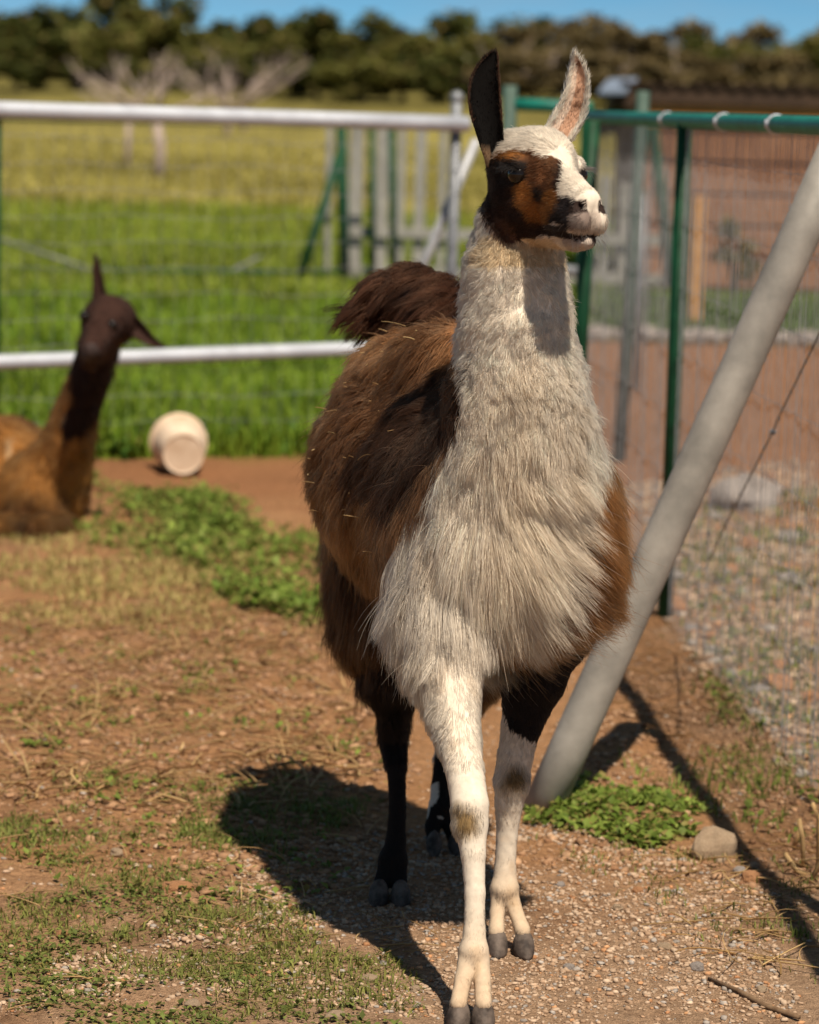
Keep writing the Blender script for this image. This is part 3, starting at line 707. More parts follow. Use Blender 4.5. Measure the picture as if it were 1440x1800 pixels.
# eyes, lashes
for s in (-1, 1):
    bm = bmesh.new(); bmesh.ops.create_uvsphere(bm, u_segments=24, v_segments=16, radius=.0185)
    bmesh.ops.translate(bm, vec=Vector(H(.008, s * (.0585 if s < 0 else .064), -.003)), verts=bm.verts)
    bm_obj('eye', bm, M['eye'], llama, True)
def lashes(s, col):
    n = 46; a = rng.uniform(-.021, .021, n)
    base = np.stack([H(.004 + x, s * (.070 + .006 * (1 - (x / .021) ** 2)), .011 - .006 * (x / .021) ** 2) for x in a])
    d0 = norm(Sv * s * 1.0 + Fv * .5 + Uv * .1)[None] + rng.normal(0, .25, (n, 3))
    pos = np.zeros((n, 5, 3)); pos[:, 0] = base; cur = base.copy()
    for k in range(4):
        d = norm(d0 + A((0, 0, -.25 * k))); cur = cur + d * (.0065 * (0.7 + .6 * rng.random(n)))[:, None]; pos[:, k + 1] = cur
    curves_obj('eyelash', pos, radii_for(n, 4, np.full(n, .00045)), np.tile(A(col), (n, 1)), M['fur'], llama)
lashes(-1, (.05, .045, .045)); lashes(1, (.35, .30, .26))
# whiskers on the lips
n = 60
b = np.stack([H(.12 + .05 * rng.random(), rng.uniform(-.03, .03), -.115 + .03 * rng.random()) for _ in range(n)])
d0 = norm(norm(b - H(.10, 0, -.09)) + rng.normal(0, .2, (n, 3)) + A((0, 0, -.3)))
pos = np.stack([b + d0 * .006 * k + A((0, 0, -.0008)) * k * k for k in range(5)], 1)
curves_obj('whisker', pos, radii_for(n, 4, np.full(n, .00035)), np.tile(A((.5, .45, .4)), (n, 1)), M['fur'], llama)

# ears: cupped leaf-shaped shells
def ear(pts, depth_dir, cup, colfun, fur_len, fcol, parent, name='ear', nfur=5000, thick=.006, Y0=5.4):
    """pts: list of (left px, left py, right px, right py, depth) from base to tip"""
    nu, nw = 18, 13
    T = np.linspace(0, 1, len(pts)); arr = np.array(pts, float)
    tt = np.linspace(0, 1, nu)
    row = np.stack([np.interp(tt, T, arr[:, k]) for k in range(5)], 1)
    for _ in range(2):
        row[1:-1] = (row[:-2] + 2 * row[1:-1] + row[2:]) / 4
    ss = np.linspace(-1, 1, nw); v = []
    for side_ in (0, 1):
        for i in range(nu):
            L_, R_ = A(P(row[i, 0], row[i, 1], row[i, 4])), A(P(row[i, 2], row[i, 3], row[i, 4]))
            wd = np.linalg.norm(R_ - L_)
            for s_ in ss:
                q = L_ + (R_ - L_) * (s_ * .5 + .5) + A(depth_dir) * (cup * wd * (1 - s_ * s_) + side_ * thick * (1 - .7 * s_ * s_) * (1 - .4 * i / nu))
                v.append(q)
    v = np.array(v); I = np.arange(2 * nu * nw).reshape(2, nu, nw); q = []
    for i in range(nu - 1):
        for j in range(nw - 1):
            q.append((I[0, i, j], I[0, i, j + 1], I[0, i + 1, j + 1], I[0, i + 1, j]))
            q.append((I[1, i, j], I[1, i + 1, j], I[1, i + 1, j + 1], I[1, i, j + 1]))
        q.append((I[0, i, 0], I[0, i + 1, 0], I[1, i + 1, 0], I[1, i, 0])); q.append((I[0, i, -1], I[1, i, -1], I[1, i + 1, -1], I[0, i + 1, -1]))
    for j in range(nw - 1):
        q.append((I[0, -1, j], I[0, -1, j + 1], I[1, -1, j + 1], I[1, -1, j])); q.append((I[0, 0, j], I[1, 0, j], I[1, 0, j + 1], I[0, 0, j + 1]))
    q = np.array(q); vn = vnormals(v, q)
    back = np.repeat([0, 1], nu * nw); s_all = np.tile(ss, 2 * nu); t_all = np.tile(np.repeat(tt, nw), 2)
    col_ = colfun(v, back, s_all, t_all)
    e = mesh_np(name, v, q, M['skin'], parent, col_, True)
    wgt = 1 + 2.0 * (np.abs(s_all) > .7)
    p, n_, vi = roots(v, q, vn, wgt, nfur)
    tipdir = norm(A(P(*row[-1, :2], row[-1, 4])) - A(P(*row[0, :2], row[0, 4])))
    L = fur_len * (.6 + .8 * rng.random(nfur)) * (1 + .5 * (np.abs(s_all[vi]) > .8))
    cmb = tipdir[None] + n_ * .2 + rng.normal(0, .2, (nfur, 3))
    ps, _ = grow(p, n_, cmb, L, np.full(nfur, .55), np.zeros(nfur), np.full(nfur, .15), np.full(nfur, .2), 4, .05, 91)
    cc = fcol(p, back[vi], s_all[vi], t_all[vi]) * (1 + .2 * rng.normal(0, 1, (nfur, 1)))
    curves_obj('ear_fur', ps, radii_for(nfur, 4, np.full(nfur, .00042)), np.clip(cc, .003, .85), M['fur'], e, n_ * .7 - A(depth_dir) * .6 + A((0, 0, .3)) + .2 * rng.normal(0, 1, (nfur, 3)))
    return e
def black_ear(v, back, s, t):
    c = np.tile(A((.0042, .0035, .0032)), (len(v), 1)); ed = (np.abs(s) > .93) & (t > .3); c[ed] = A((.06, .03, .018)); c[(t < .16) & (s < -.3)] = A((.16, .10, .06)); return c
def pale_ear(v, back, s, t):
    c = np.tile(A((.80, .62, .50)), (len(v), 1)); mid = (np.abs(s - .25) < .45) & (back == 0) & (t < .85)
    c[mid] = A((.62, .37, .25)); c[mid & (vnoise(v, 70, 5) > .3)] = A((.20, .10, .06)); c[np.abs(s) > .75] = A((.84, .72, .60)); return c
ear([(858, 296, 886, 290, 5.44), (846, 266, 886, 262, 5.43), (838, 235, 884, 236, 5.425), (826, 205, 882, 205, 5.42), (821, 170, 880, 172, 5.415), (826, 138, 878, 138, 5.41), (840, 112, 877, 112, 5.41), (858, 94, 876, 95, 5.41), (868, 88, 872, 89, 5.41)],
    (0.1, 1, 0), .22, black_ear, .006, black_ear, llama)
ear([(950, 246, 1000, 252, 5.50), (960, 222, 1014, 232, 5.50), (976, 196, 1027, 205, 5.50), (990, 168, 1034, 174, 5.495), (998, 140, 1034, 146, 5.49), (1002, 118, 1028, 122, 5.49), (1005, 102, 1019, 104, 5.485), (1008, 95, 1011, 96, 5.48)],
    (0.35, 1, 0), .20, pale_ear, .010, pale_ear, llama)
# hooves: two toe nails on each foot
def hoof(px, py, Y, yaw, tilt=0.0, sc=1.0):
    c = P(px, py, Y); bm = bmesh.new()
    if not tilt: c.z = -.002
    prof = [(0, -.040, 0.0175, .0), (.0, -.038, .0205, .007), (.0, -.032, .0212, .017), (.0, -.023, .0195, .030), (.0, -.014, .0155, .041), (.0, -.007, .010, .048), (0, -.003, .004, .051)]
    rings = []
    for (_, yf, hw, z) in prof:
        ring = []
        for k in range(14):
            a = 2 * math.pi * k / 14
            yy = math.cos(a); xx = math.sin(a)
            front = yf * 1.0 if yy > 0 else .026 - z * .2
            ring.append(bm.verts.new(Vector((xx * hw * (1 - .5 * max(0, yy) ** 3), (-abs(yy) * abs(front)) if yy > 0 else abs(yy) * abs(front), z)) * sc))
        rings.append(ring)
    for a, b in zip(rings, rings[1:]):
        for k in range(14): bm.faces.new((a[k], a[(k + 1) % 14], b[(k + 1) % 14], b[k]))
    bm.faces.new(rings[0][::-1]); bm.faces.new(rings[-1])
    bmesh.ops.transform(bm, matrix=Matrix.Translation(c) @ Matrix.Rotation(yaw, 4, 'Z') @ Matrix.Rotation(tilt, 4, 'X'), verts=bm.verts)
    return bm_obj('hoof', bm, M['hoof'], llama, True)
for px, Y, yaw in ((806, 5.145, -.12), (849, 5.145, .10)):
    c = P(px, 1790, Y); hoof(px, 1797, Y, yaw)
for px, Y, yaw in ((874, 5.61, -.02), (920, 5.61, .22)): hoof(px, 1667, Y, yaw)
for px, Y, yaw in ((666, 5.955, -.25), (704, 5.955, .12)): hoof(px, 1588, Y, yaw)
hoof(763, 1492, 6.375, 0, .5, .85); hoof(799, 1490, 6.39, 0.2, .5, .8)

# ------------------------------------------------------------------ the brown llama lying by the fence
l2 = empty('llama', A(G(60, 950)))
tag(l2, 'brown llama with dark face lying on the ground beside the wire fence', 'llama')
S = SDF((-2.6, 10.6, -0.05), (-0.95, 12.6, 1.42), 0.012)
S.ell(P(192, 560, 11.15), (.098, .11, .088), None, .03, 1); S.ell(P(212, 572, 11.16), (.06, .06, .055), None, .03, 1)
S.cone(P(180, 575, 11.08), P(163, 612, 10.95), .072, .045, .03, 1)
S.cone(P(178, 600, 11.12), P(160, 632, 11.0), .06, .035, .03, 1)
S.chain([(P(176, 600, 11.2), .07), (P(163, 650, 11.22), .07), (P(142, 705, 11.25), .075), (P(122, 770, 11.3), .095), (P(95, 840, 11.38), .14)], .05, 2)
S.ell(P(72, 880, 11.42), (.145, .2, .19), None, .06, 3)
S.ell(P(-10, 855, 11.75), (.26, .38, .27), None, .08, 4)
S.ell(P(-110, 850, 12.0), (.32, .40, .29), None, .08, 4)
S.cone(P(100, 925, 11.2), P(60, 938, 11.0), .06, .05, .04, 5); S.cone(P(20, 925, 11.2), P(0, 938, 11.0), .06, .05, .04, 5)
v2, q2, la2 = S.mesh(); v2 = smooth_mesh(v2, q2, 2); vn2 = vnormals(v2, q2); del S
def coat2(p, lab):
    x, y = proj(p); n = len(p); w1 = vnoise(p, 8, 31)
    a, b = A((0.40, 0.18, 0.045)), A((0.13, 0.055, 0.018)); t = np.clip(.55 + .55 * w1 + .5 * vnoise(p, 20, 32), 0, 1)[:, None]
    c = b * (1 - t) + a * t
    dk = A((0.030, 0.015, 0.011))
    m = inpoly(x + 6 * w1, y, [(122, 590), (215, 600), (208, 670), (190, 710), (165, 740), (140, 770), (112, 772), (106, 745), (128, 700), (126, 650)]) & (p[:, 1] < 11.28); c[m] = dk
    m = lab == 1; c[m] = A((0.038, 0.017, 0.012))
    m = (lab == 1) & (np.hypot(x - 158, y - 618) < 16); c[m] = A((0.065, 0.045, 0.042))
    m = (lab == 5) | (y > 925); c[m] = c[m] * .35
    m = inpoly(x, y, [(6, 770), (18, 766), (22, 805), (10, 808)]); c[m] = A((.4, .26, .14))
    return np.clip(c, .004, .8)
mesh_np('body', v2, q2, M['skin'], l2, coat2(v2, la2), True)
wt = np.where(la2 == 1, 1.6, 1.0) * np.where(facing(v2, vn2) < -.3, .3, 1)
p2, n2_, i2 = roots(v2, q2, vn2, wt, 45000); lb2 = la2[i2]; n = len(p2)
L = np.where(lb2 == 1, .018, np.where(lb2 == 2, .035, .075)) * (.7 + .6 * rng.random(n))
ps, gi2 = grow(p2, n2_, np.tile(A((0, .1, -1.)), (n, 1)), L, np.full(n, .5), np.full(n, .0) + .2, np.full(n, .25), np.full(n, .6), 5, .03, 33)
curves_obj('fleece', ps, radii_for(n, 5, np.full(n, .0011)), np.clip(coat2(p2, lb2) * (1 + .2 * vnoise(p2[gi2], 60, 35))[:, None] * (1 + .15 * rng.normal(0, 1, (n, 1))), .004, .8), M['fur'], l2, n2_ + .3 * rng.normal(0, 1, (n, 3)))
def ear2(v, back, s, t): return np.tile(A((.045, .022, .017)), (len(v), 1))
ear([(162, 535, 190, 532, 11.17), (163, 505, 184, 508, 11.17), (163, 480, 178, 482, 11.17), (165, 460, 173, 462, 11.17), (167, 450, 169, 450, 11.17)], (.2, 1, 0), .25, ear2, .012, ear2, l2, nfur=1200, thick=.014)
ear([(218, 582, 226, 545, 11.12), (238, 595, 247, 562, 11.11), (258, 606, 263, 584, 11.10), (276, 611, 278, 600, 11.10), (290, 611, 290, 608, 11.10)], (.0, 1, .2), .25, ear2, .012, ear2, l2, nfur=1200, thick=.014)
for ex, ey, eY in ((149, 556, 11.03), (196, 572, 11.02)):
    bm = bmesh.new(); bmesh.ops.create_uvsphere(bm, u_segments=16, v_segments=12, radius=.021)
    bmesh.ops.translate(bm, vec=P(ex, ey, eY), verts=bm.verts); bm_obj('eye', bm, M['eye'], l2, True)

# ------------------------------------------------------------------ fence on the right: green frame, fine welded mesh, big galvanised brace
fA = G(1170, 1088); fB = G(1440, 1392)
fdir = Vector((fB.x - fA.x, fB.y - fA.y, 0)).normalized()          # towards the viewer
def on_fence(y, z=0.0): 
    t_ = (y - fA.y) / fdir.y; return Vector((fA.x + fdir.x * t_, y, z))
zc = P(1203, 212, fA.y).z; zn = P(1440, 222, fB.y).z
def rail_z(y): return zc + (zn - zc) * (y - fA.y) / (fB.y - fA.y)
rf = empty('mesh_fence', (fA.x, fA.y, 0))
tag(rf, 'green framed fence of fine welded wire propped by a thick galvanised pole', 'fence')
tube_obj('top_rail', [on_fence(y, rail_z(y)) for y in (4.2, 5.5, 7.0, 8.2, 9.4, 10.6, 12.0)], .024, M['teal'], rf, 16)
def fpost(y, r=.024, top=None, m='green', lean=0.0):
    b = on_fence(y); t_ = on_fence(y, rail_z(y) - .026); t_.x += lean
    b.z = h1(b.x, b.y) - .1
    return tube_obj('post', [b, t_], r, M[m], rf, 14)
tube_obj('post', [fA + Vector((-.002, 0, -.1)), P(1204, 216, fA.y)], .0245, M['green'], rf, 16)
pA = P(1042, 212, 11.3); tube_obj('post', [Vector((pA.x - .03, 11.3, -.1)), pA], .027, M['green'], rf, 16)
fpost(5.3, .024)
for px in (1173, 1272, 1365):
    # clamps on the top rail
    ly = np.interp(px, [1203, 1440], [fA.y, fB.y]); 
    yy = min(np.linspace(6.5, 11, 400), key=lambda q: abs(proj(A(on_fence(q, rail_z(q)))[None])[0][0] - px))
    c_ = on_fence(yy, rail_z(yy)); bm = bmesh.new()
    tube(bm, [c_ + Vector((-.030, -.0, .0)), c_ + Vector((-.018, 0, 0))], .012, 12)
    tube(bm, [c_ - fdir * .012, c_ + fdir * .012], .0275, 14)
    bm_obj('clamp', bm, M['rail'], rf, True)
# welded mesh: vertical wires every 5 cm, horizontals every 20 cm
bm = bmesh.new()
wy = 4.2
while wy < 12.0:
    b_ = on_fence(wy); j = random.uniform(-.004, .004)
    tube(bm, [Vector((b_.x + j, wy, -.02)), Vector((b_.x + j * .5, wy, rail_z(wy)))], .0015, 4, False); wy += .031
o = bm_obj('vertical_wire', bm, M['wire'], rf); o['kind'] = 'stuff'
bm = bmesh.new()
for z in np.arange(.06, 1.55, .2):
    tube(bm, [on_fence(y, z) + Vector((.003, 0, 0)) for y in np.linspace(4.2, 12, 14)], .0010, 5, False)
o = bm_obj('horizontal_wire', bm, M['wire'], rf); o['kind'] = 'stuff'
# tension cable with its knots
cb = [P(1446, 452, on_fence(6.98).y), P(1404, 560, 7.22), P(1330, 730, 7.75), P(1318, 758, 7.83), P(1262, 905, 8.4), P(1236, 985, 8.72)]
cb = [Vector((on_fence(p.y).x - .008, p.y, p.z)) for p in cb]
tube_obj('tension_cable', cb, .0028, M['galv'], rf, 6)
for k in (3,):
    bm = bmesh.new(); bmesh.ops.create_icosphere(bm, subdivisions=2, radius=.009); bmesh.ops.translate(bm, vec=cb[k], verts=bm.verts); bm_obj('cable_knot', bm, M['galv'], rf, True)
# the brace pole
bb = G(942, 1418); bb.z = -.04; bt = P(1474, 262, 6.98)
tube_obj('brace_pole', [bb + (bt - bb) * k / 8 for k in range(9)], .0465, M['galv_dusty'], rf, 28)

# ------------------------------------------------------------------ wire fence behind, with pale steel rails
lf = empty('rail_fence', A((P(803, 780, 14.2).x, 14.2, 0)))
tag(lf, 'wire mesh fence with two pale steel rails along the meadow', 'fence')
YL = lambda px: 13.2 + (px / 820.0) * 1.0
tl = [P(px, 185 + .0305 * px + 8, YL(px)) for px in (-900, -400, 0, 300, 600, 822)]
tube_obj('top_rail', tl, .037, M['rail'], lf, 16)
ll_ = [P(px, 637 - .0375 * px, YL(px)) for px in (-900, -400, 0, 300, 620, 815)]
tube_obj('lower_rail', ll_, .034, M['rail'], lf, 16)
pt = P(803, 172, 14.22); tube_obj('post', [Vector((pt.x, 14.22, -.1)), pt], .027, M['galv'], lf, 14)
bm = bmesh.new(); bmesh.ops.create_uvsphere(bm, u_segments=14, v_segments=8, radius=.034); bmesh.ops.translate(bm, vec=pt, verts=bm.verts); bm_obj('post_cap', bm, M['galv'], lf, True)
tube_obj('brace', [P(838, 245, 14.28), P(740, 475, 14.32), P(612, 778, 14.36)], .024, M['galv_pale'], lf, 12)
pt = P(-560, 176, YL(-560) + .02); tube_obj('post', [Vector((pt.x, pt.y, -.1)), pt], .027, M['green'], lf, 12)
pt = P(-7, 190, 13.22); tube_obj('post', [Vector((pt.x, 13.22, -.1)), pt], .027, M['green'], lf, 12)
def lfp(px, z):
    p = P(px, 500, YL(px)); return Vector((p.x, p.y + .02, z))
bm = bmesh.new()
for px in np.arange(-880, 800, 27.0):
    tube(bm, [lfp(px, 0.0), lfp(px, 1.58)], .0011, 4, False)
o = bm_obj('vertical_wire', bm, M['wire'], lf); o['kind'] = 'stuff'
bm = bmesh.new()
for z in np.arange(.05, 1.56, .115):
    tube(bm, [lfp(px, z + .012 * math.sin(px * .02 + z * 9)) for px in np.linspace(-880, 805, 18)], .0017, 4, False)
o = bm_obj('horizontal_wire', bm, M['wire'], lf); o['kind'] = 'stuff'

# ------------------------------------------------------------------ far green gate and pale board fence
gf = empty('green_fence', A((P(597, 505, 26.7).x, 26.7, 0)))
tag(gf, 'distant green metal fence with crossed wires and a sloping stay', 'fence')
def bar(name, par, pts, r, m): return tube_obj(name, [P(*q) for q in pts], r, M[m], par, 10)
bar('post', gf, [(600, 215, 26.7), (606, 512, 26.7)], .05, 'green')
bar('post', gf, [(653, 215, 26.6), (656, 512, 26.6)], .028, 'green')
bar('post', gf, [(689, 215, 26.6), (692, 512, 26.6)], .034, 'green')
bar('stay', gf, [(598, 270, 26.6), (520, 512, 26.4)], .04, 'green')
bar('lower_rail', gf, [(-80, 474, 26.7), (600, 480, 26.7)], .022, 'green')
bar('top_rail', gf, [(-80, 206, 26.7), (700, 222, 26.7)], .022, 'green')
for q in ([(0, 420, 26.7), (210, 490, 26.7)], [(180, 470, 26.7), (330, 515, 26.7), (520, 590, 25)], [(210, 560, 25), (330, 515, 26.7), (460, 450, 26.7)]):
    bar('cross_wire', gf, q, .012, 'wire')
pf = empty('board_fence', A((P(660, 505, 27.2).x, 27.2, 0)))
tag(pf, 'distant fence of upright weathered pale boards behind the green posts', 'fence')
for x0, x1 in ((571, 583), (613, 637), (659, 682), (697, 711), (728, 747), (771, 783), (1056, 1072), (1088, 1110), (1128, 1139)):
    a, b_ = P(x0, 214, 27.2), P(x1, 500, 27.2); cx = (a.x + b_.x) / 2
    top = P(x0, random.uniform(208, 222) if x0 < 900 else random.uniform(300, 345), 27.2).z
    box_obj('board', (cx, 27.2, top / 2), (abs(P(x1, 400, 27.2).x - P(x0, 400, 27.2).x), .03, top), M['pale_slat'], pf)
for py in (414, 484):
    a, b_ = P(608, py, 27.15), P(1178, py + 2, 27.15)
    box_obj('rail', ((a.x + b_.x) / 2, 27.155, (a.z + b_.z) / 2), (b_.x - a.x, .04, .10), M['pale_slat'], pf)
# leaning posts of the pen on the right
lp = P(1131, 160, 13.9); tag(tube_obj('fence_post', [P(1088, 806, 13.9) + Vector((0, 0, -.05)), P(1110, 480, 13.9), lp], [.031, .031, .031], M['faded'], None, 12), 'leaning faded green post standing in the orange dirt behind the mesh fence', 'post')
tag(tube_obj('fence_stay', [P(1146, 222, 25.0), P(1165, 360, 25.0), P(1180, 500, 24.8)], .055, M['green'], None, 10), 'dark green sloping stay in front of the clay shed', 'stay')
tag(tube_obj('thin_post', [P(1132, 345, 17.5), P(1118, 690, 17.5)], .022, M['galv'], None, 8), 'thin pale steel post behind the leaning faded green post', 'post')
gfr = empty('gate_frame', A((P(900, 500, 16).x, 16, 0)))
tag(gfr, 'green gate frame standing behind the llama, between its ears', 'gate')
tube_obj('post', [Vector((P(897, 300, 16).x, 16, -.1)), P(897, 150, 16)], .04, M['faded'], gfr, 12)
tube_obj('top_rail', [P(897, 183, 16), P(1040, 190, 16)], .035, M['teal'], gfr, 12)
tube_obj('lower_rail', [P(897, 470, 16), P(1040, 478, 16)], .03, M['galv'], gfr, 12)
tube_obj('post', [Vector((P(1030, 300, 16).x, 16, -.1)), P(1034, 185, 16)], .035, M['green'], gfr, 12)
stk = box_obj('wooden_stake', (P(1226, 400, 22.6).x, 22.6, P(1226, 345, 22.6).z / 2 - .02), (.105, .10, P(1226, 345, 22.6).z + .04), M['wood'], None, .2, .008)
tag(stk, 'square orange-brown wooden stake in front of the clay shed', 'stake')

# ------------------------------------------------------------------ shed
sx0 = P(1120, 300, 28).x; SY = 28.0
sh = empty('shed', (sx0, SY, 0)); tag(sh, 'low clay coloured shed under a dark corrugated eave', 'shed')
bm = bmesh.new(); box(bm, (sx0 + 4.0, SY + 2.05, .82), (7.9, 3.9, 1.64)); bm_obj('wall', bm, M['shed_wall'], sh)
zt = 1.45
for k in range(5):
    z0 = .02 + k * .29
    box_obj('wall_board', (sx0 + 4.0, SY + .06 + .008 * (k % 2), z0 + .14), (8.0 + .01 * k, .06, .262), M['shed_wall'], sh, 0, .012)
box_obj('upper_board', (sx0 + 4.0, SY + .04, 1.60), (7.96, .07, .24), M['shed_board'], sh, 0, .01)
box_obj('fascia', (sx0 + 4.0, SY - .02, P(1300, 168, 27.8).z), (8.3, .05, .19), M['fascia'], sh, 0, .008)
zr = P(1300, 150, 27.8).z
bm = bmesh.new(); nn_ = 330; pr = []
for k in range(nn_):
    x = sx0 - .18 + 8.4 * k / (nn_ - 1); z = .022 * math.sin(k * 2 * math.pi / 6)
    pr.append((bm.verts.new((x, SY - .08, zr + z)), bm.verts.new((x, SY + 4.2, zr + z - .5)), bm.verts.new((x, SY - .08, zr + z - .012)), bm.verts.new((x, SY + 4.2, zr + z - .512))))
for a, b_ in zip(pr, pr[1:]):
    bm.faces.new((a[0], b_[0], b_[1], a[1])); bm.faces.new((a[2], a[3], b_[3], b_[2])); bm.faces.new((a[0], a[2], b_[2], b_[0])); bm.faces.new((a[1], b_[1], b_[3], a[3]))
bm_obj('corrugated_roof', bm, M['fascia'], sh)
q = [P(1052, 160, 27.6), P(1100, 160, 27.5), P(1122, 136, 29.0), P(1070, 138, 29.2)]
bm = bmesh.new(); vv = [bm.verts.new(p) for p in q] + [bm.verts.new(p - Vector((0, 0, .03))) for p in q]
bm.faces.new(vv[:4]); bm.faces.new(vv[4:][::-1])
for k in range(4): bm.faces.new((vv[k], vv[(k + 1) % 4], vv[4 + (k + 1) % 4], vv[4 + k]))
bm_obj('side_roof', bm, M['roof'], sh)
box_obj('eave_block', (P(1092, 175, 28.2).x, 28.2, P(1092, 178, 28.2).z), (.22, .5, .12), M['fascia'], sh)

# ------------------------------------------------------------------ bucket
bc = G(322, 836); bk = empty('bucket', (bc.x, bc.y, 0)); tag(bk, 'cream plastic bucket tipped on its side by the fence', 'bucket')
bm = bmesh.new(); r0, r1, L_ = .105, .142, .27; BS = .85
ax_ = Vector((.18, -.98, .0)).normalized(); cb0 = Vector((bc.x + .0, bc.y, .110 * BS)); cb1 = cb0 - ax_ * L_ * BS + Vector((0, 0, .036 * BS))
axn = (cb0 - cb1).normalized()
prof = [(0.0, .0), (0.0, .094), (-.004, .100), (-.004, r0), (.02, r0 + .002), (.22, .136), (.222, .146), (.235, .146), (.237, .138), (.265, r1), (.267, .150), (.275, .150), (.275, .138), (.24, .131), (.03, .098), (.03, 0)]
s1 = axn.orthogonal().normalized(); s2 = axn.cross(s1); rings = []
for d_, r_ in prof:
    rings.append([bm.verts.new(cb0 - axn * d_ * BS + (s1 * math.cos(a) + s2 * math.sin(a)) * max(r_, .0005) * BS) for a in [2 * math.pi * k / 40 for k in range(40)]])
for a, b_ in zip(rings, rings[1:]):
    for k in range(40): bm.faces.new((a[k], a[(k + 1) % 40], b_[(k + 1) % 40], b_[k]))
bmo = bm_obj('pail', bm, M['plastic'], bk, False)
for pl in bmo.data.polygons: pl.use_smooth = False
hp = [cb0 - axn * .245 * BS + (s1 * .15 * math.cos(a) + s2 * .15 * math.sin(a) - axn * .06 * math.sin(a)) * BS for a in np.linspace(0.2, math.pi - .2, 16)]
tube_obj('handle', hp, .003, M['galv'], bk, 6)

# ------------------------------------------------------------------ scatter helpers
def gpoly(poly): return [tuple(G(x, y).xy) for x, y in poly]
def scatter(poly_px, n, edge=0.0, seed=0, thresh=None, freq=4.0):
    """points evenly spread over the patch of ground seen inside a photograph outline, with a ragged edge"""
    gpx = np.array(gpoly(poly_px)); lo, hi = gpx.min(0) - edge, gpx.max(0) + edge; outp = []; got = 0; tries = 0
    while got < n and tries < 60:
        tries += 1
        q = rng.uniform(lo, hi, (n * 2, 2)); z = np.zeros(len(q))
        pp = np.stack([q[:, 0], q[:, 1], z], 1)
        j = edge * np.stack([vnoise(pp, 3.1, seed + 1) + .5 * vnoise(pp, 9, seed + 2), vnoise(pp, 3.1, seed + 3) + .5 * vnoise(pp, 9, seed + 4)], 1)
        ok = inpoly(q[:, 0] + j[:, 0], q[:, 1] + j[:, 1], gpx)
        if thresh is not None: ok &= (fbm(pp, freq, seed + 9, 2) + .5 * vnoise(pp, freq * 6, seed + 12) + rng.normal(0, .32, len(q))) > thresh
        outp.append(q[ok]); got += ok.sum()
    q = np.concatenate(outp)[:n]
    return np.stack([q[:, 0], q[:, 1], ground_h(q[:, 0], q[:, 1])], 1)
def blades(p, height, width, lean, col):
    """bent grass blades, three faces each"""
    n = len(p); a = rng.uniform(0, 2 * math.pi, n); d = np.stack([np.cos(a), np.sin(a), np.zeros(n)], 1); s_ = np.stack([-np.sin(a), np.cos(a), np.zeros(n)], 1)
    h_ = (height * (.5 + rng.random(n)))[:, None]; w_ = (width * (.6 + .8 * rng.random(n)))[:, None]; le = (lean * rng.random(n))[:, None]
    up = A((0, 0, 1)); b = p - up * .004
    m1 = b + up * h_ * .6 + d * h_ * le * .35; tp = b + up * h_ * (1 - .35 * le) + d * h_ * le
    v = np.stack([b - s_ * w_, b + s_ * w_, m1 - s_ * w_ * .75, m1 + s_ * w_ * .75, tp], 1).reshape(-1, 3)
    o_ = np.arange(n)[:, None] * 5
    f4 = o_ + A((0, 1, 3, 2)).astype(int); f3 = o_ + A((2, 3, 4)).astype(int)
    return v, [f4, f3], np.repeat(col, 5, 0)
def leaves(p, size, tilt, col, aspect=.6):
    """pointed leaves folded along the midrib"""
    n = len(p); a = rng.uniform(0, 2 * math.pi, n); e_ = rng.normal(.25, tilt, n)
    d = np.stack([np.cos(a) * np.cos(e_), np.sin(a) * np.cos(e_), np.sin(e_)], 1); s_ = np.stack([-np.sin(a), np.cos(a), np.zeros(n)], 1); u_ = np.cross(d, s_)
    u_ = u_ * np.sign(u_[:, 2:3] + 1e-6)
    L = (size * (.5 + rng.random(n)))[:, None]
    v = np.stack([p, p + d * L * .45 + s_ * L * aspect * .5 + u_ * L * .1, p + d * L - u_ * L * .08, p + d * L * .45 - s_ * L * aspect * .5 + u_ * L * .1, p + d * L * .5], 1).reshape(-1, 3)
    o_ = np.arange(n)[:, None] * 5
    f = np.concatenate([o_ + A(k).astype(int) for k in ((0, 1, 4), (1, 2, 4), (2, 3, 4), (3, 0, 4))])
    return v, [f], withered(np.repeat(col, 5, 0), 5)
def merge(parts):
    vs_, f3, f4, cs, off = [], [], [], [], 0
    for v, fl, c in parts:
        vs_.append(v); cs.append(c)
        for f in fl: (f3 if f.shape[1] == 3 else f4).append(f + off)
        off += len(v)
    fl = ([np.concatenate(f3)] if f3 else []) + ([np.concatenate(f4)] if f4 else [])
    return np.concatenate(vs_), fl, np.concatenate(cs)
def var(n, c0, c1, jitter=.15):
    t_ = rng.random(n)[:, None]; return np.clip((A(c0) * (1 - t_) + A(c1) * t_) * (1 + jitter * rng.normal(0, 1, (n, 1))), .004, .8)
def withered(c, k, share=.14):
    n = len(c) // k; d = rng.random(n) < share; d = np.repeat(d, k); c = c.copy(); c[d] = c[d] * .3 + A((.30, .21, .08)) * .7; return c
def stuff(name, parts, m, label, cat):
    v, f, c = merge(parts); return tag(mesh_np(name, v, f, m, None, c), label, cat, kind='stuff')

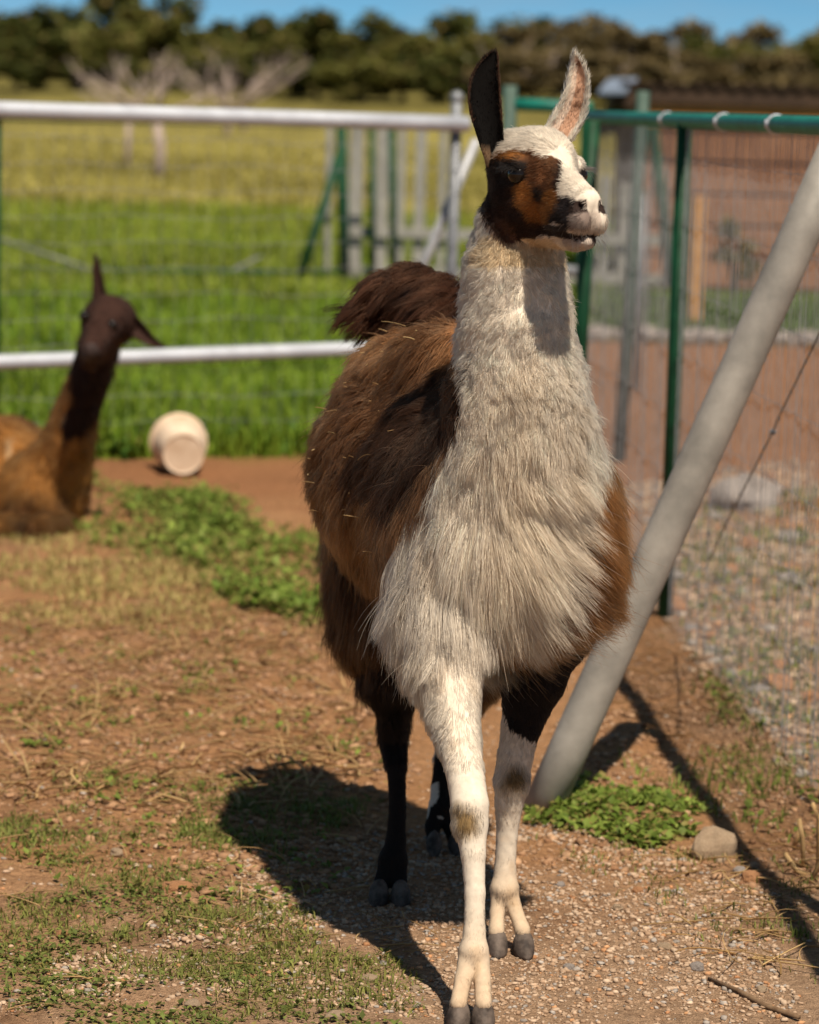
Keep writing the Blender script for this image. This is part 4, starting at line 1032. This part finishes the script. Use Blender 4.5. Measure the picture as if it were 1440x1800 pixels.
# ------------------------------------------------------------------ meadow grass behind the fence
def field_pts(n, y0, y1, xl, xr, seed, thr=-.2, freq=.8):
    y = y0 + (y1 - y0) * rng.random(n * 2) ** 1.25; x = xl(y) + (xr(y) - xl(y)) * rng.random(n * 2)
    pp = np.stack([x, y, np.zeros_like(x)], 1); ok = fbm(pp, freq, seed, 2) + rng.normal(0, .3, len(x)) > thr
    pp = pp[ok][:n]; pp[:, 2] = ground_h(pp[:, 0], pp[:, 1]); return pp
xl = lambda y: -.24 * y; xr = lambda y: np.where(y < 27, .25 + .012 * y - .0, .16 * y)
p1 = field_pts(60000, 13.2, 24.0, xl, lambda y: .30 + 0 * y, 3, -.55, 1.2); ok = p1[:, 1] > left_fence_y(p1[:, 0]) + .05 + .12 * vnoise(p1, 2, 8); p1 = p1[ok]
cl = vnoise(p1, 2.2, 12)
hg = np.clip(.13 + .09 * cl, .04, .3)
c1 = var(len(p1), (.10, .19, .014), (.25, .33, .035)) * (1 + .35 * cl[:, None]); 
p2 = field_pts(40000, 24, 44, xl, lambda y: .10 * y - 1.0, 5, -.3, .5)
c2 = var(len(p2), (.16, .24, .02), (.31, .34, .055)) * (1 + .3 * vnoise(p2, .5, 3)[:, None])
p3 = p1[(cl > .35)][:7000]
stuff('meadow_grass', [blades(p1, hg, .006, .8, c1), blades(p2, .14, .011, .8, c2), leaves(p3 + A((0, 0, .06)), .07, .5, var(len(p3), (.04, .11, .012), (.09, .17, .03)))], M['leaf'], 'lush green meadow grass growing beyond the wire fence', 'grass')
p4 = field_pts(34000, 44, 90, xl, lambda y: .16 * y, 6, -.25, .25)
c4_ = var(len(p4), (.28, .26, .06), (.44, .37, .12)) * (1 + .3 * vnoise(p4, .2, 3)[:, None])
stuff('dry_meadow', [blades(p4, .16, .03, .8, c4_)], M['leaf'], 'yellowing open meadow running back to the trees', 'grass')
p5 = field_pts(5000, 22.0, 26.2, lambda y: .06 * y, lambda y: .16 * y, 7, -.3, 1.0)
stuff('grass_strip', [blades(p5, .11, .009, .8, var(len(p5), (.06, .14, .015), (.14, .2, .04)))], M['leaf'], 'narrow green grass strip in front of the clay shed', 'grass')

# ------------------------------------------------------------------ weeds, short grass, straw and gravel on the paddock floor
GR0, GR1 = (.10, .165, .02), (.24, .30, .06)
OL0, OL1 = (.11, .145, .025), (.24, .24, .07)
def rosettes(p, k, spread, hgt):
    n = len(p); q = np.repeat(p, k, 0); q = q + np.stack([rng.normal(0, spread, n * k), rng.normal(0, spread, n * k), rng.random(n * k) * hgt], 1); return q
Wd = [(270, 880), (360, 870), (480, 925), (590, 985), (600, 1085), (540, 1100), (420, 1065), (330, 1000)]
q = rosettes(scatter(Wd, 520, .25, 11, -.1, 4), 9, .025, .055); w1_ = leaves(q, .03, .45, var(len(q), GR0, GR1), .7)
q = rosettes(scatter([(110, 850), (330, 880), (560, 960), (560, 1000), (300, 1000), (150, 960)], 350, .2, 13, .05, 4), 7, .025, .04); w2_ = leaves(q, .026, .45, var(len(q), OL0, GR1), .7)
stuff('broadleaf_weeds', [w1_, w2_], M['leaf'], 'bright green patch of low leafy weeds in the middle of the paddock', 'weeds')
q = rosettes(scatter([(905, 1400), (990, 1368), (1080, 1385), (1180, 1410), (1250, 1425), (1230, 1462), (1100, 1478), (970, 1455), (910, 1440)], 250, .13, 17, -.15, 6), 9, .017, .018)
stuff('leafy_weeds', [leaves(q, .02, .5, var(len(q), (.10, .155, .02), GR1), .75)], M['leaf'], 'bright green leafy weeds round the foot of the galvanised brace pole', 'weeds')
pa = scatter([(0, 1560), (260, 1535), (560, 1615), (650, 1700), (700, 1800), (0, 1800)], 5200, .2, 19, .3, 6)
pb = scatter([(0, 1370), (330, 1410), (520, 1470), (480, 1570), (150, 1570), (0, 1460)], 2000, .3, 23, .35, 6)
pc_ = scatter([(335, 1390), (470, 1375), (640, 1400), (580, 1450), (430, 1500), (370, 1500)], 900, .14, 29, .25, 7)
pd = scatter([(0, 950), (320, 890), (560, 1010), (560, 1110), (300, 1100), (0, 1090)], 6000, .3, 31, -.2, 3)
pe = scatter([(1050, 1320), (1440, 1300), (1440, 1480), (1260, 1440)], 520, .1, 37, .1, 7)
pf_ = scatter([(1190, 900), (1440, 850), (1440, 1380), (1320, 1310), (1180, 1120)], 2300, .12, 41, .15, 2.5)
pg = scatter([(900, 1470), (1440, 1520), (1440, 1740), (1250, 1700)], 700, .05, 43, .3, 7)
stuff('short_grass', [blades(pa, .019, .0017, 2.4, var(len(pa), (.12, .135, .03), (.26, .26, .07))), blades(pb, .022, .002, 2.4, var(len(pb), OL0, OL1)), blades(pc_, .026, .002, 2.0, var(len(pc_), GR0, OL1)),
      blades(pe, .03, .0022, 1.6, var(len(pe), OL0, GR1)), blades(pf_, .035, .0028, 1.6, var(len(pf_), OL0, OL1)), blades(pg, .02, .0016, 1.1, var(len(pg), OL0, OL1))], M['leaf'], 'thin short grass scattered over the trodden paddock floor', 'grass')
stuff('yellow_grass', [blades(pd, .032, .0028, 2.2, var(len(pd), (.24, .22, .06), (.52, .40, .17)))], M['leaf'], 'pale yellow dry grass beside the lying brown llama', 'grass')
q = rosettes(scatter([(0, 1600), (280, 1560), (560, 1640), (620, 1800), (0, 1800)], 420, .2, 47, .0, 5), 7, .016, .010); w3_ = leaves(q, .013, .35, var(len(q), (.10, .12, .03), (.19, .23, .055)), .6)
q = rosettes(scatter([(0, 1100), (650, 1100), (640, 1600), (0, 1600)], 260, .1, 49, .15, 4), 8, .02, .014); w4_ = leaves(q, .018, .4, var(len(q), OL0, GR1), .6)
q = rosettes(scatter([(1180, 900), (1440, 880), (1440, 1500), (1300, 1440)], 130, .1, 51, .1, 4), 9, .02, .03); w5_ = leaves(q, .024, .4, var(len(q), OL0, GR1), .6)
stuff('ground_weeds', [w3_, w4_, w5_], M['leaf'], 'tiny low weeds dotted over the gravelly earth', 'weeds')
# straw
def stalks(p, lmin, lmax, r, up, col, bend=.6):
    parts = []; n = len(p); vs_, fs = [], []; K = 4
    a = rng.uniform(0, 2 * math.pi, n); L = rng.uniform(lmin, lmax, n); el = np.abs(rng.normal(0, up, n)); cv = rng.normal(0, bend, n)
    ring = np.array([[math.cos(t_), math.sin(t_)] for t_ in (0.5, 2.6, 4.7)]); pts = []
    cur = p + A((0, 0, .006)); 
    for k in range(K + 1):
        pts.append(cur.copy()); aa = a + cv * k / K; e_ = el * (1 - 1.2 * k / K)
        cur = cur + np.stack([np.cos(aa) * np.cos(e_), np.sin(aa) * np.cos(e_), np.sin(e_)], 1) * (L / K)[:, None]
        cur[:, 2] = np.maximum(cur[:, 2], p[:, 2] + .004)
    v = np.zeros((n, K + 1, 3, 3)); rr_ = r * (.6 + .8 * rng.random(n))
    for k in range(K + 1):
        aa = a + cv * k / K; s_ = np.stack([-np.sin(aa), np.cos(aa), 0 * aa], 1)
        for j in range(3): v[:, k, j] = pts[k] + (s_ * ring[j, 0] + A((0, 0, 1)) * ring[j, 1]) * (rr_ * (1 - .4 * k / K))[:, None]
    o_ = np.arange(n)[:, None] * (K + 1) * 3
    f = np.concatenate([o_ + A((k * 3 + j, k * 3 + (j + 1) % 3, k * 3 + 3 + (j + 1) % 3, k * 3 + 3 + j)).astype(int) for k in range(K) for j in range(3)])
    return v.reshape(-1, 3), [f], np.repeat(col, (K + 1) * 3, 0)
ST0, ST1 = (.36, .21, .085), (.56, .38, .18)
sa = scatter([(0, 1060), (660, 1090), (670, 1390), (560, 1420), (0, 1430)], 1100, .1, 53, -.3, 2)
sb = scatter([(0, 1430), (700, 1430), (700, 1800), (0, 1800)], 120, .1, 55)
sc_ = scatter([(1150, 1500), (1440, 1480), (1440, 1720), (1230, 1690)], 90, .1, 57)
sd = scatter([(640, 1640), (780, 1640), (800, 1690), (650, 1690)], 14, .02, 59)
se = scatter([(1060, 1130), (1260, 1160), (1380, 1340), (1100, 1330)], 110, .1, 58)
stuff('straw', [stalks(sa, .03, .16, .0030, .35, var(len(sa), (.24, .12, .05), ST1)), stalks(sb, .03, .14, .0015, .2, var(len(sb), ST0, ST1)), stalks(sc_, .04, .16, .002, .25, var(len(sc_), ST0, ST1)), stalks(sd, .06, .12, .0014, .1, var(len(sd), ST0, ST1)), stalks(se, .04, .14, .002, .3, var(len(se), (.2, .1, .04), ST0))], M['straw'], 'loose dry straw and stalks lying on the earth', 'straw')
# bits of straw caught in the wool
mk = ((lab == BD) & (px_ < 800) & (facing(rp, rn_) > .15)); ii = rng.choice(np.where(mk)[0], 44, replace=False)
sp = rp[ii] + rn_[ii] * .024
stuff('straw_bits', [stalks(sp, .003, .05 , .0011, .3, var(44, (.3, .17, .07), (.66, .48, .24), .25), .15)], M['straw'], 'small bits of straw caught in the brown wool of the walking llama', 'straw')
# gravel
t12 = (1 + 5 ** .5) / 2
ICO = norm(np.array([(-1, t12, 0), (1, t12, 0), (-1, -t12, 0), (1, -t12, 0), (0, -1, t12), (0, 1, t12), (0, -1, -t12), (0, 1, -t12), (t12, 0, -1), (t12, 0, 1), (-t12, 0, -1), (-t12, 0, 1)], float))
ICF = np.array([(0, 11, 5), (0, 5, 1), (0, 1, 7), (0, 7, 10), (0, 10, 11), (1, 5, 9), (5, 11, 4), (11, 10, 2), (10, 7, 6), (7, 1, 8), (3, 9, 4), (3, 4, 2), (3, 2, 6), (3, 6, 8), (3, 8, 9), (4, 9, 5), (2, 4, 11), (6, 2, 10), (8, 6, 7), (9, 8, 1)])
def pebbles(p, smin, smax, col):
    n = len(p); s_ = smin * (smax / smin) ** (rng.random(n) ** 1.8)
    sc3 = np.stack([.7 + .6 * rng.random(n), .7 + .6 * rng.random(n), .4 + .4 * rng.random(n)], 1) * s_[:, None]
    v = ICO[None] * (1 + .22 * rng.normal(0, 1, (n, 12, 1))) * sc3[:, None]
    a = rng.uniform(0, 6.28, n); ca, sa_ = np.cos(a)[:, None], np.sin(a)[:, None]
    x = v[..., 0] * ca - v[..., 1] * sa_; y = v[..., 0] * sa_ + v[..., 1] * ca
    v = np.stack([x, y, v[..., 2]], -1) + p[:, None] + (A((0, 0, .25)) * s_[:, None])[:, None]
    f = (np.arange(n)[:, None, None] * 12 + ICF[None]).reshape(-1, 3)
    return v.reshape(-1, 3), [f], np.repeat(col, 12, 0)
def pcol(n):
    c = var(n, (.34, .215, .135), (.50, .37, .265), .10); g_ = rng.random(n) < .14; c[g_] = var(int(g_.sum()), (.27, .23, .20), (.40, .35, .31), .12); r_ = rng.random(n) < .08; c[r_] = var(int(r_.sum()), (.36, .17, .08), (.45, .25, .13)); return c
pz1 = scatter([(330, 1500), (640, 1450), (900, 1440), (1440, 1580), (1440, 1800), (0, 1800), (0, 1700), (400, 1630)], 15000, .2, 61, -.35, 3)
pz2 = scatter([(0, 1100), (1440, 1100), (1440, 1800), (0, 1800)], 5000, .0, 63)
pz3 = scatter([(1080, 860), (1440, 800), (1440, 1390), (1180, 1115)], 3400, .08, 65, -.3, 2)
pz4 = scatter([(0, 1060), (660, 1080), (700, 1420), (640, 1560), (0, 1620)], 3600, .1, 67, -.3, 3); pz5 = scatter([(1040, 1140), (1440, 1300), (1440, 1620), (900, 1500), (960, 1300)], 2600, .1, 69, -.4, 4)
stuff('earth_crumbs', [pebbles(pz4, .004, .016, var(len(pz4), (.22, .115, .06), (.40, .235, .135), .12)), pebbles(pz5, .003, .013, var(len(pz5), (.24, .125, .065), (.42, .26, .155), .12))], M['pebble'], 'small crumbs and clods of reddish earth on the paddock floor', 'soil')
stuff('gravel', [pebbles(pz1, .0016, .0075, pcol(len(pz1))), pebbles(pz2, .002, .008, pcol(len(pz2))), pebbles(pz3, .006, .024, pcol(len(pz3)) * .92)], M['pebble'], 'fine pale gravel strewn over the earth', 'gravel')

# single stones
def stone_mesh(seed):
    bm = bmesh.new(); bmesh.ops.create_icosphere(bm, subdivisions=3, radius=1.0)
    vv = np.array([v.co[:] for v in bm.verts]); nz = fbm(vv + seed * 7.1, 1.1, seed, 3)
    for v, k in zip(bm.verts, nz): 
        v.co *= 1 + .32 * k
        v.co.z = max(v.co.z, -.5)
    me = bpy.data.meshes.new('stone'); bm.to_mesh(me); bm.free(); return me
SM = {}
for mk_ in ('stone_tan', 'stone_red', 'stone_grey'):
    for k in range(3):
        me = stone_mesh(k + 11 * len(SM)); me.materials.append(M[mk_]); SM[mk_, k] = me
def stone(px, py, wpx, asp, mk_, label, group=None, k=None):
    p = G(px, py + wpx * asp * .45); s_ = wpx * p.y / FPX / 2
    o = bpy.data.objects.new('stone', SM[mk_, random.randrange(3) if k is None else k]); C.objects.link(o)
    o.location = (p.x, p.y, h1(p.x, p.y) + s_ * asp * .42); o.scale = (s_, s_ * .85, s_ * asp); o.rotation_euler = (0, 0, random.uniform(0, 6))
    return tag(o, label, 'stone', group)
def loose(lb, gr):
    k = random.choice(('stone_tan', 'stone_tan', 'stone_grey', 'stone_red')); w_ = {'stone_tan': 'tan', 'stone_grey': 'grey', 'stone_red': 'reddish'}[k]
    return k, lb % w_, gr % w_
stone(1252, 1466, 78, .95, 'stone_tan', 'fist sized tan stone beside the green weeds and the shadow line', k=0)
stone(1368, 1196, 72, .6, 'stone_red', 'large reddish stone on the gravel behind the mesh fence', k=0)
stone(1310, 862, 125, .62, 'stone_grey', 'big grey boulder behind the tension cable of the mesh fence', k=1)
stone(312, 1562, 54, .5, 'stone_red', 'flat orange stone lying among the short grass at the edge of the shadow', k=1)
stone(1102, 905, 46, .5, 'stone_red', 'small reddish stone between the llama and the mesh fence post', k=2)
stone(1010, 1412, 45, .3, 'stone_grey', 'flat grey stone lying in the leafy weeds by the brace pole', k=2)
for px, py, wd in ((340, 1760, 32), (590, 1786, 34), (650, 1724, 26), (205, 1505, 30), (1322, 1545, 40), (1300, 1532, 28), (1325, 1520, 24), (1118, 1452, 26), (1155, 1470, 20), (1265, 1507, 22), (1170, 1662, 26), (1225, 1692, 30), (1340, 1728, 26), (560, 1655, 22), (730, 1740, 24), (1085, 1600, 22), (1120, 1570, 24), (985, 1560, 20), (1000, 1690, 22), (440, 1720, 26), (110, 1640, 24)):
    stone(px, py, wd, .65, *loose('small loose %s stone lying on the gravelly paddock floor', 'small %s stones on the paddock floor'))
for _ in range(70):
    px, py = random.uniform(1120, 1440), random.uniform(880, 1360)
    if py > 1080 + (px - 1170) * 1.0 or 940 < px < 1120: continue
    stone(px, py, random.uniform(20, 46), random.uniform(.45, .7), *loose('loose %s rubble stone on the gravel behind the mesh fence', '%s rubble stones behind the mesh fence'))
# low stone edging before the grass strip
ed = empty('stone_edging', (P(1300, 545, 21.4).x, 21.4, 0)); tag(ed, 'low edging of grey stones in front of the grass strip by the shed', 'edging')
for k in range(26):
    px = 1030 + k * 22
    o = bpy.data.objects.new('edging_stone', SM['stone_grey', k % 3]); C.objects.link(o); adopt(o, ed)
    o.location = (P(px, 545, 21.4).x, 21.4 + random.uniform(-.08, .08), .05); s_ = random.uniform(.05, .08); o.scale = (s_ * 1.2, s_, s_ * random.uniform(.7, 1.1)); o.rotation_euler = (0, 0, random.uniform(0, 6))

# twig and dry stalks at the right edge
tw = [G(1246, 1718), G(1300, 1742), G(1345, 1762), G(1405, 1785)]
tag(tube_obj('twig', [p + Vector((0, 0, h1(p.x, p.y) + .004 + .004 * (k % 2))) for k, p in enumerate(tw)], [.003, .005, .006, .0045], M['twig'], None, 8), 'long dark twig lying on the fine gravel', 'twig')
ds = empty('dry_stalks', A(G(1420, 1545))); tag(ds, 'clump of broken dry stalks standing at the foot of the mesh fence', 'stalks')
M['stalk'] = surf('dry_stalk', ST0, ST1, 30, .8)
for q in ([(1413, 1530), (1410, 1470), (1404, 1440)], [(1438, 1535), (1440, 1440), (1428, 1412)], [(1440, 1545), (1400, 1530), (1380, 1500)], [(1395, 1490), (1408, 1455)], [(1420, 1560), (1450, 1500), (1462, 1450)]):
    Yb = G(*q[0]).y
    tube_obj('stalk', [P(x, y, Yb - .004 * k) for k, (x, y) in enumerate(q)], .0055, M['stalk'], ds, 7)

# ------------------------------------------------------------------ trees
def leaf_cloud(centers, radii, n, size, c0, c1):
    k = rng.integers(0, len(centers), n); d = norm(rng.normal(0, 1, (n, 3))); r = rng.random(n) ** .45
    p = centers[k] + d * r[:, None] * radii[k][:, None] * A((1, 1, .8))
    return leaves(p, size, .7, var(n, c0, c1, .2), .75)
def crown_mesh(seed, c0, c1, n=5200):
    rs = np.random.default_rng(seed); k = 16
    cc = np.stack([rs.normal(0, .30, k), rs.normal(0, .26, k), .5 + rs.normal(0, .2, k)], 1); cc[:, 2] = np.clip(cc[:, 2], .14, .86)
    v, f, c = leaf_cloud(cc, rs.uniform(.12, .24, k), n, .075, c0, c1)
    o = mesh_np('crown', v, f, M['leaf'], None, c); me = o.data; bpy.data.objects.remove(o); return me
DG = ((.05, .065, .015), (.12, .13, .03)); OG = ((.11, .12, .025), (.22, .21, .055)); BR_ = ((.13, .105, .045), (.25, .19, .10))
CM_ = {('d', k): crown_mesh(100 + k, *DG) for k in range(3)}
CM_.update({('o', k): crown_mesh(110 + k, *OG) for k in range(3)}); CM_.update({('b', k): crown_mesh(120 + k, *BR_) for k in range(2)})
bm = bmesh.new(); tube(bm, [(0, 0, -.15), (.02, 0, .2), (-.02, .02, .45), (.03, 0, .7)], [.045, .035, .025, .012], 8)
tube(bm, [(0, 0, .25), (.14, .05, .5)], [.02, .008], 6); tube(bm, [(0, 0, .2), (-.16, -.04, .48)], [.02, .008], 6)
trunk_me = bpy.data.meshes.new('trunk'); bm.to_mesh(trunk_me); bm.free(); trunk_me.materials.append(M['bark'])
TL_ = {'d': ('evergreen_tree', 'dense dark evergreen tree in the wood behind the meadow', 'dark trees behind the meadow'), 'o': ('olive_tree', 'lighter olive green bushy tree in the wood behind the meadow', 'olive green trees behind the meadow'), 'b': ('scrub_tree', 'brownish half dry scrub tree behind the shed and meadow', 'brownish scrub trees behind the shed')}
def tree(px, top, Y, wpx, kind):
    x = P(px, 100, Y).x; g0 = h1(x, Y); zt_ = P(px, top, Y).z; hh = zt_ - g0; wd = wpx * Y / FPX
    nm, lb, gr = TL_[kind]
    if Y < 140:
        nm = {'d': 'evergreen_bush', 'o': 'olive_bush', 'b': 'scrub_bush'}[kind]; gr = {'d': 'dark', 'o': 'olive green', 'b': 'brownish'}[kind] + ' bushes at the foot of the wood'
        lb = {'d': 'low dark bush at the foot of the wood behind the meadow', 'o': 'low olive green bush at the foot of the wood', 'b': 'low brownish bush at the foot of the wood behind the shed'}[kind]
    e = empty(nm, (x, Y, g0)); tag(e, lb, 'tree', gr)
    e.scale = (wd, wd, hh); e.rotation_euler = (0, 0, random.uniform(0, 6.28))
    for part, me in (('trunk', trunk_me), ('crown', random.choice([v for k, v in CM_.items() if k[0] == kind]))):
        o = bpy.data.objects.new(part, me); C.objects.link(o); o.parent = e
for args in ((-560, 5, 165, 220, 'd'), (-420, 20, 160, 200, 'o'), (-300, 0, 170, 220, 'd'), (-170, 15, 160, 200, 'd'), (-100, 95, 132, 140, 'd'), (1640, 40, 165, 210, 'b'), (1780, 30, 160, 220, 'd'), (1920, 40, 165, 220, 'o'), (-40, -10, 170, 230, 'd'), (40, 0, 160, 170, 'd'), (100, 45, 150, 150, 'd'), (185, 10, 150, 190, 'o'), (240, -30, 185, 210, 'd'), (300, 30, 150, 160, 'o'), (350, 20, 175, 190, 'd'), (420, 25, 160, 190, 'd'), (450, 60, 140, 150, 'o'),
             (520, 35, 170, 170, 'd'), (600, 18, 160, 190, 'd'), (655, 55, 145, 170, 'o'), (720, 40, 165, 190, 'd'), (770, 60, 145, 170, 'o'), (830, 20, 170, 190, 'd'), (880, 45, 150, 170, 'b'), (950, 30, 170, 190, 'd'), (985, 55, 145, 160, 'b'), (1050, 30, 165, 190, 'b'),
             (1110, 45, 150, 170, 'b'), (1180, 40, 165, 190, 'b'), (1240, 52, 150, 170, 'd'), (1310, 45, 160, 190, 'b'), (1370, 60, 150, 170, 'o'), (1440, 48, 165, 210, 'b'), (1520, 45, 160, 200, 'd'),
             (30, 95, 130, 130, 'd'), (140, 100, 132, 130, 'd'), (560, 95, 130, 150, 'd'), (640, 95, 128, 150, 'o'), (710, 100, 130, 150, 'd'), (800, 95, 130, 150, 'd'), (470, 110, 135, 130, 'd'), (380, 100, 134, 140, 'd'), (260, 105, 134, 130, 'd'), (900, 95, 128, 150, 'b'), (1010, 90, 130, 150, 'b'), (1100, 95, 128, 150, 'b'), (1200, 95, 130, 150, 'b'), (1300, 95, 130, 150, 'b'), (1400, 95, 130, 160, 'b')):
    tree(*args)
def bare_tree(px, base_py, spread_px, top_py, fork_py, lab_, seed, r=.1):
    rs = random.Random(seed); b = G(px, base_py); Y = b.y
    g0 = h1(b.x, Y); e = empty('bare_tree', (b.x, Y, g0)); tag(e, lab_, 'tree')
    fk = P(px + rs.uniform(-6, 6), fork_py, Y)
    tube_obj('trunk', [Vector((b.x, Y, g0 - .15)), Vector((b.x + .03, Y, (g0 + fk.z) / 2)), fk], [r * 1.2, r, r * .9], M['pale_bark'], e, 9)
    for k in range(7):
        bm = bmesh.new(); a = rs.uniform(-1, 1) if k > 1 else (-1, 1)[k]
        tip = P(px + a * spread_px, top_py + abs(rs.gauss(0, 25)) + 18 * abs(a), Y + rs.uniform(-.8, .8))
        mid = fk.lerp(tip, .5) + Vector((rs.uniform(-.12, .12), rs.uniform(-.2, .2), -.08))
        tube(bm, [fk - Vector((0, 0, .05)), mid, tip], [r * .52, r * .34, r * .13], 6)
        for j in range(12):
            s0 = mid.lerp(tip, rs.uniform(-.4, .95)); d = (tip - fk).normalized() + Vector((rs.uniform(-.9, .9), rs.uniform(-.9, .9), rs.uniform(0, .7)))
            e1 = s0 + d.normalized() * rs.uniform(.25, .7) * spread_px * Y / FPX * .6
            tube(bm, [s0, e1], [r * .13, r * .05], 4)
        bm_obj('branch', bm, M['pale_bark'], e, True)
bare_tree(278, 318, 105, 100, 200, 'small bare pale tree with two main limbs standing in the meadow', 1, .11)
bare_tree(222, 300, 95, 95, 195, 'slender bare tree with upswept pale branches left of a thicker bare tree', 2, .07)
bare_tree(398, 270, 95, 95, 195, 'bare pale tree with a low fork, farther back in the meadow', 3, .10)
bare_tree(428, 268, 110, 90, 190, 'wide spreading bare tree beside another, with thin pale twigs', 4, .09)
bare_tree(930, 262, 110, 80, 190, 'bare tree with pale twigs between the ears of the llama', 5, .14)
bare_tree(1190, 262, 120, 70, 180, 'bare grey tree rising behind the roof of the shed', 6, .16)
bare_tree(1300, 262, 120, 75, 180, 'bare pale tree behind the corrugated roof, next to the dark scrub', 7, .16)
# shrub by the stake
sbp = G(1292, 530); sbush = empty('shrub', (sbp.x, sbp.y, 0)); tag(sbush, 'thin yellow green shrub beside the wooden stake', 'shrub')
for k in range(6):
    tip = P(1292 + random.uniform(-38, 38), random.uniform(375, 440), sbp.y + random.uniform(-.15, .15))
    tube_obj('stem', [Vector((sbp.x, sbp.y, -.03)), Vector((sbp.x, sbp.y, .3)).lerp(tip, .5), tip], [.014, .009, .004], M['bark'], sbush, 5)
cc = np.array([A(P(1290 + rng.normal(0, 22), rng.uniform(385, 490), sbp.y)) for _ in range(9)])
v, f, c = leaf_cloud(cc, np.full(9, .10), 650, .055, (.12, .13, .03), (.32, .26, .07)); mesh_np('foliage', v, f, M['leaf'], sbush, c)
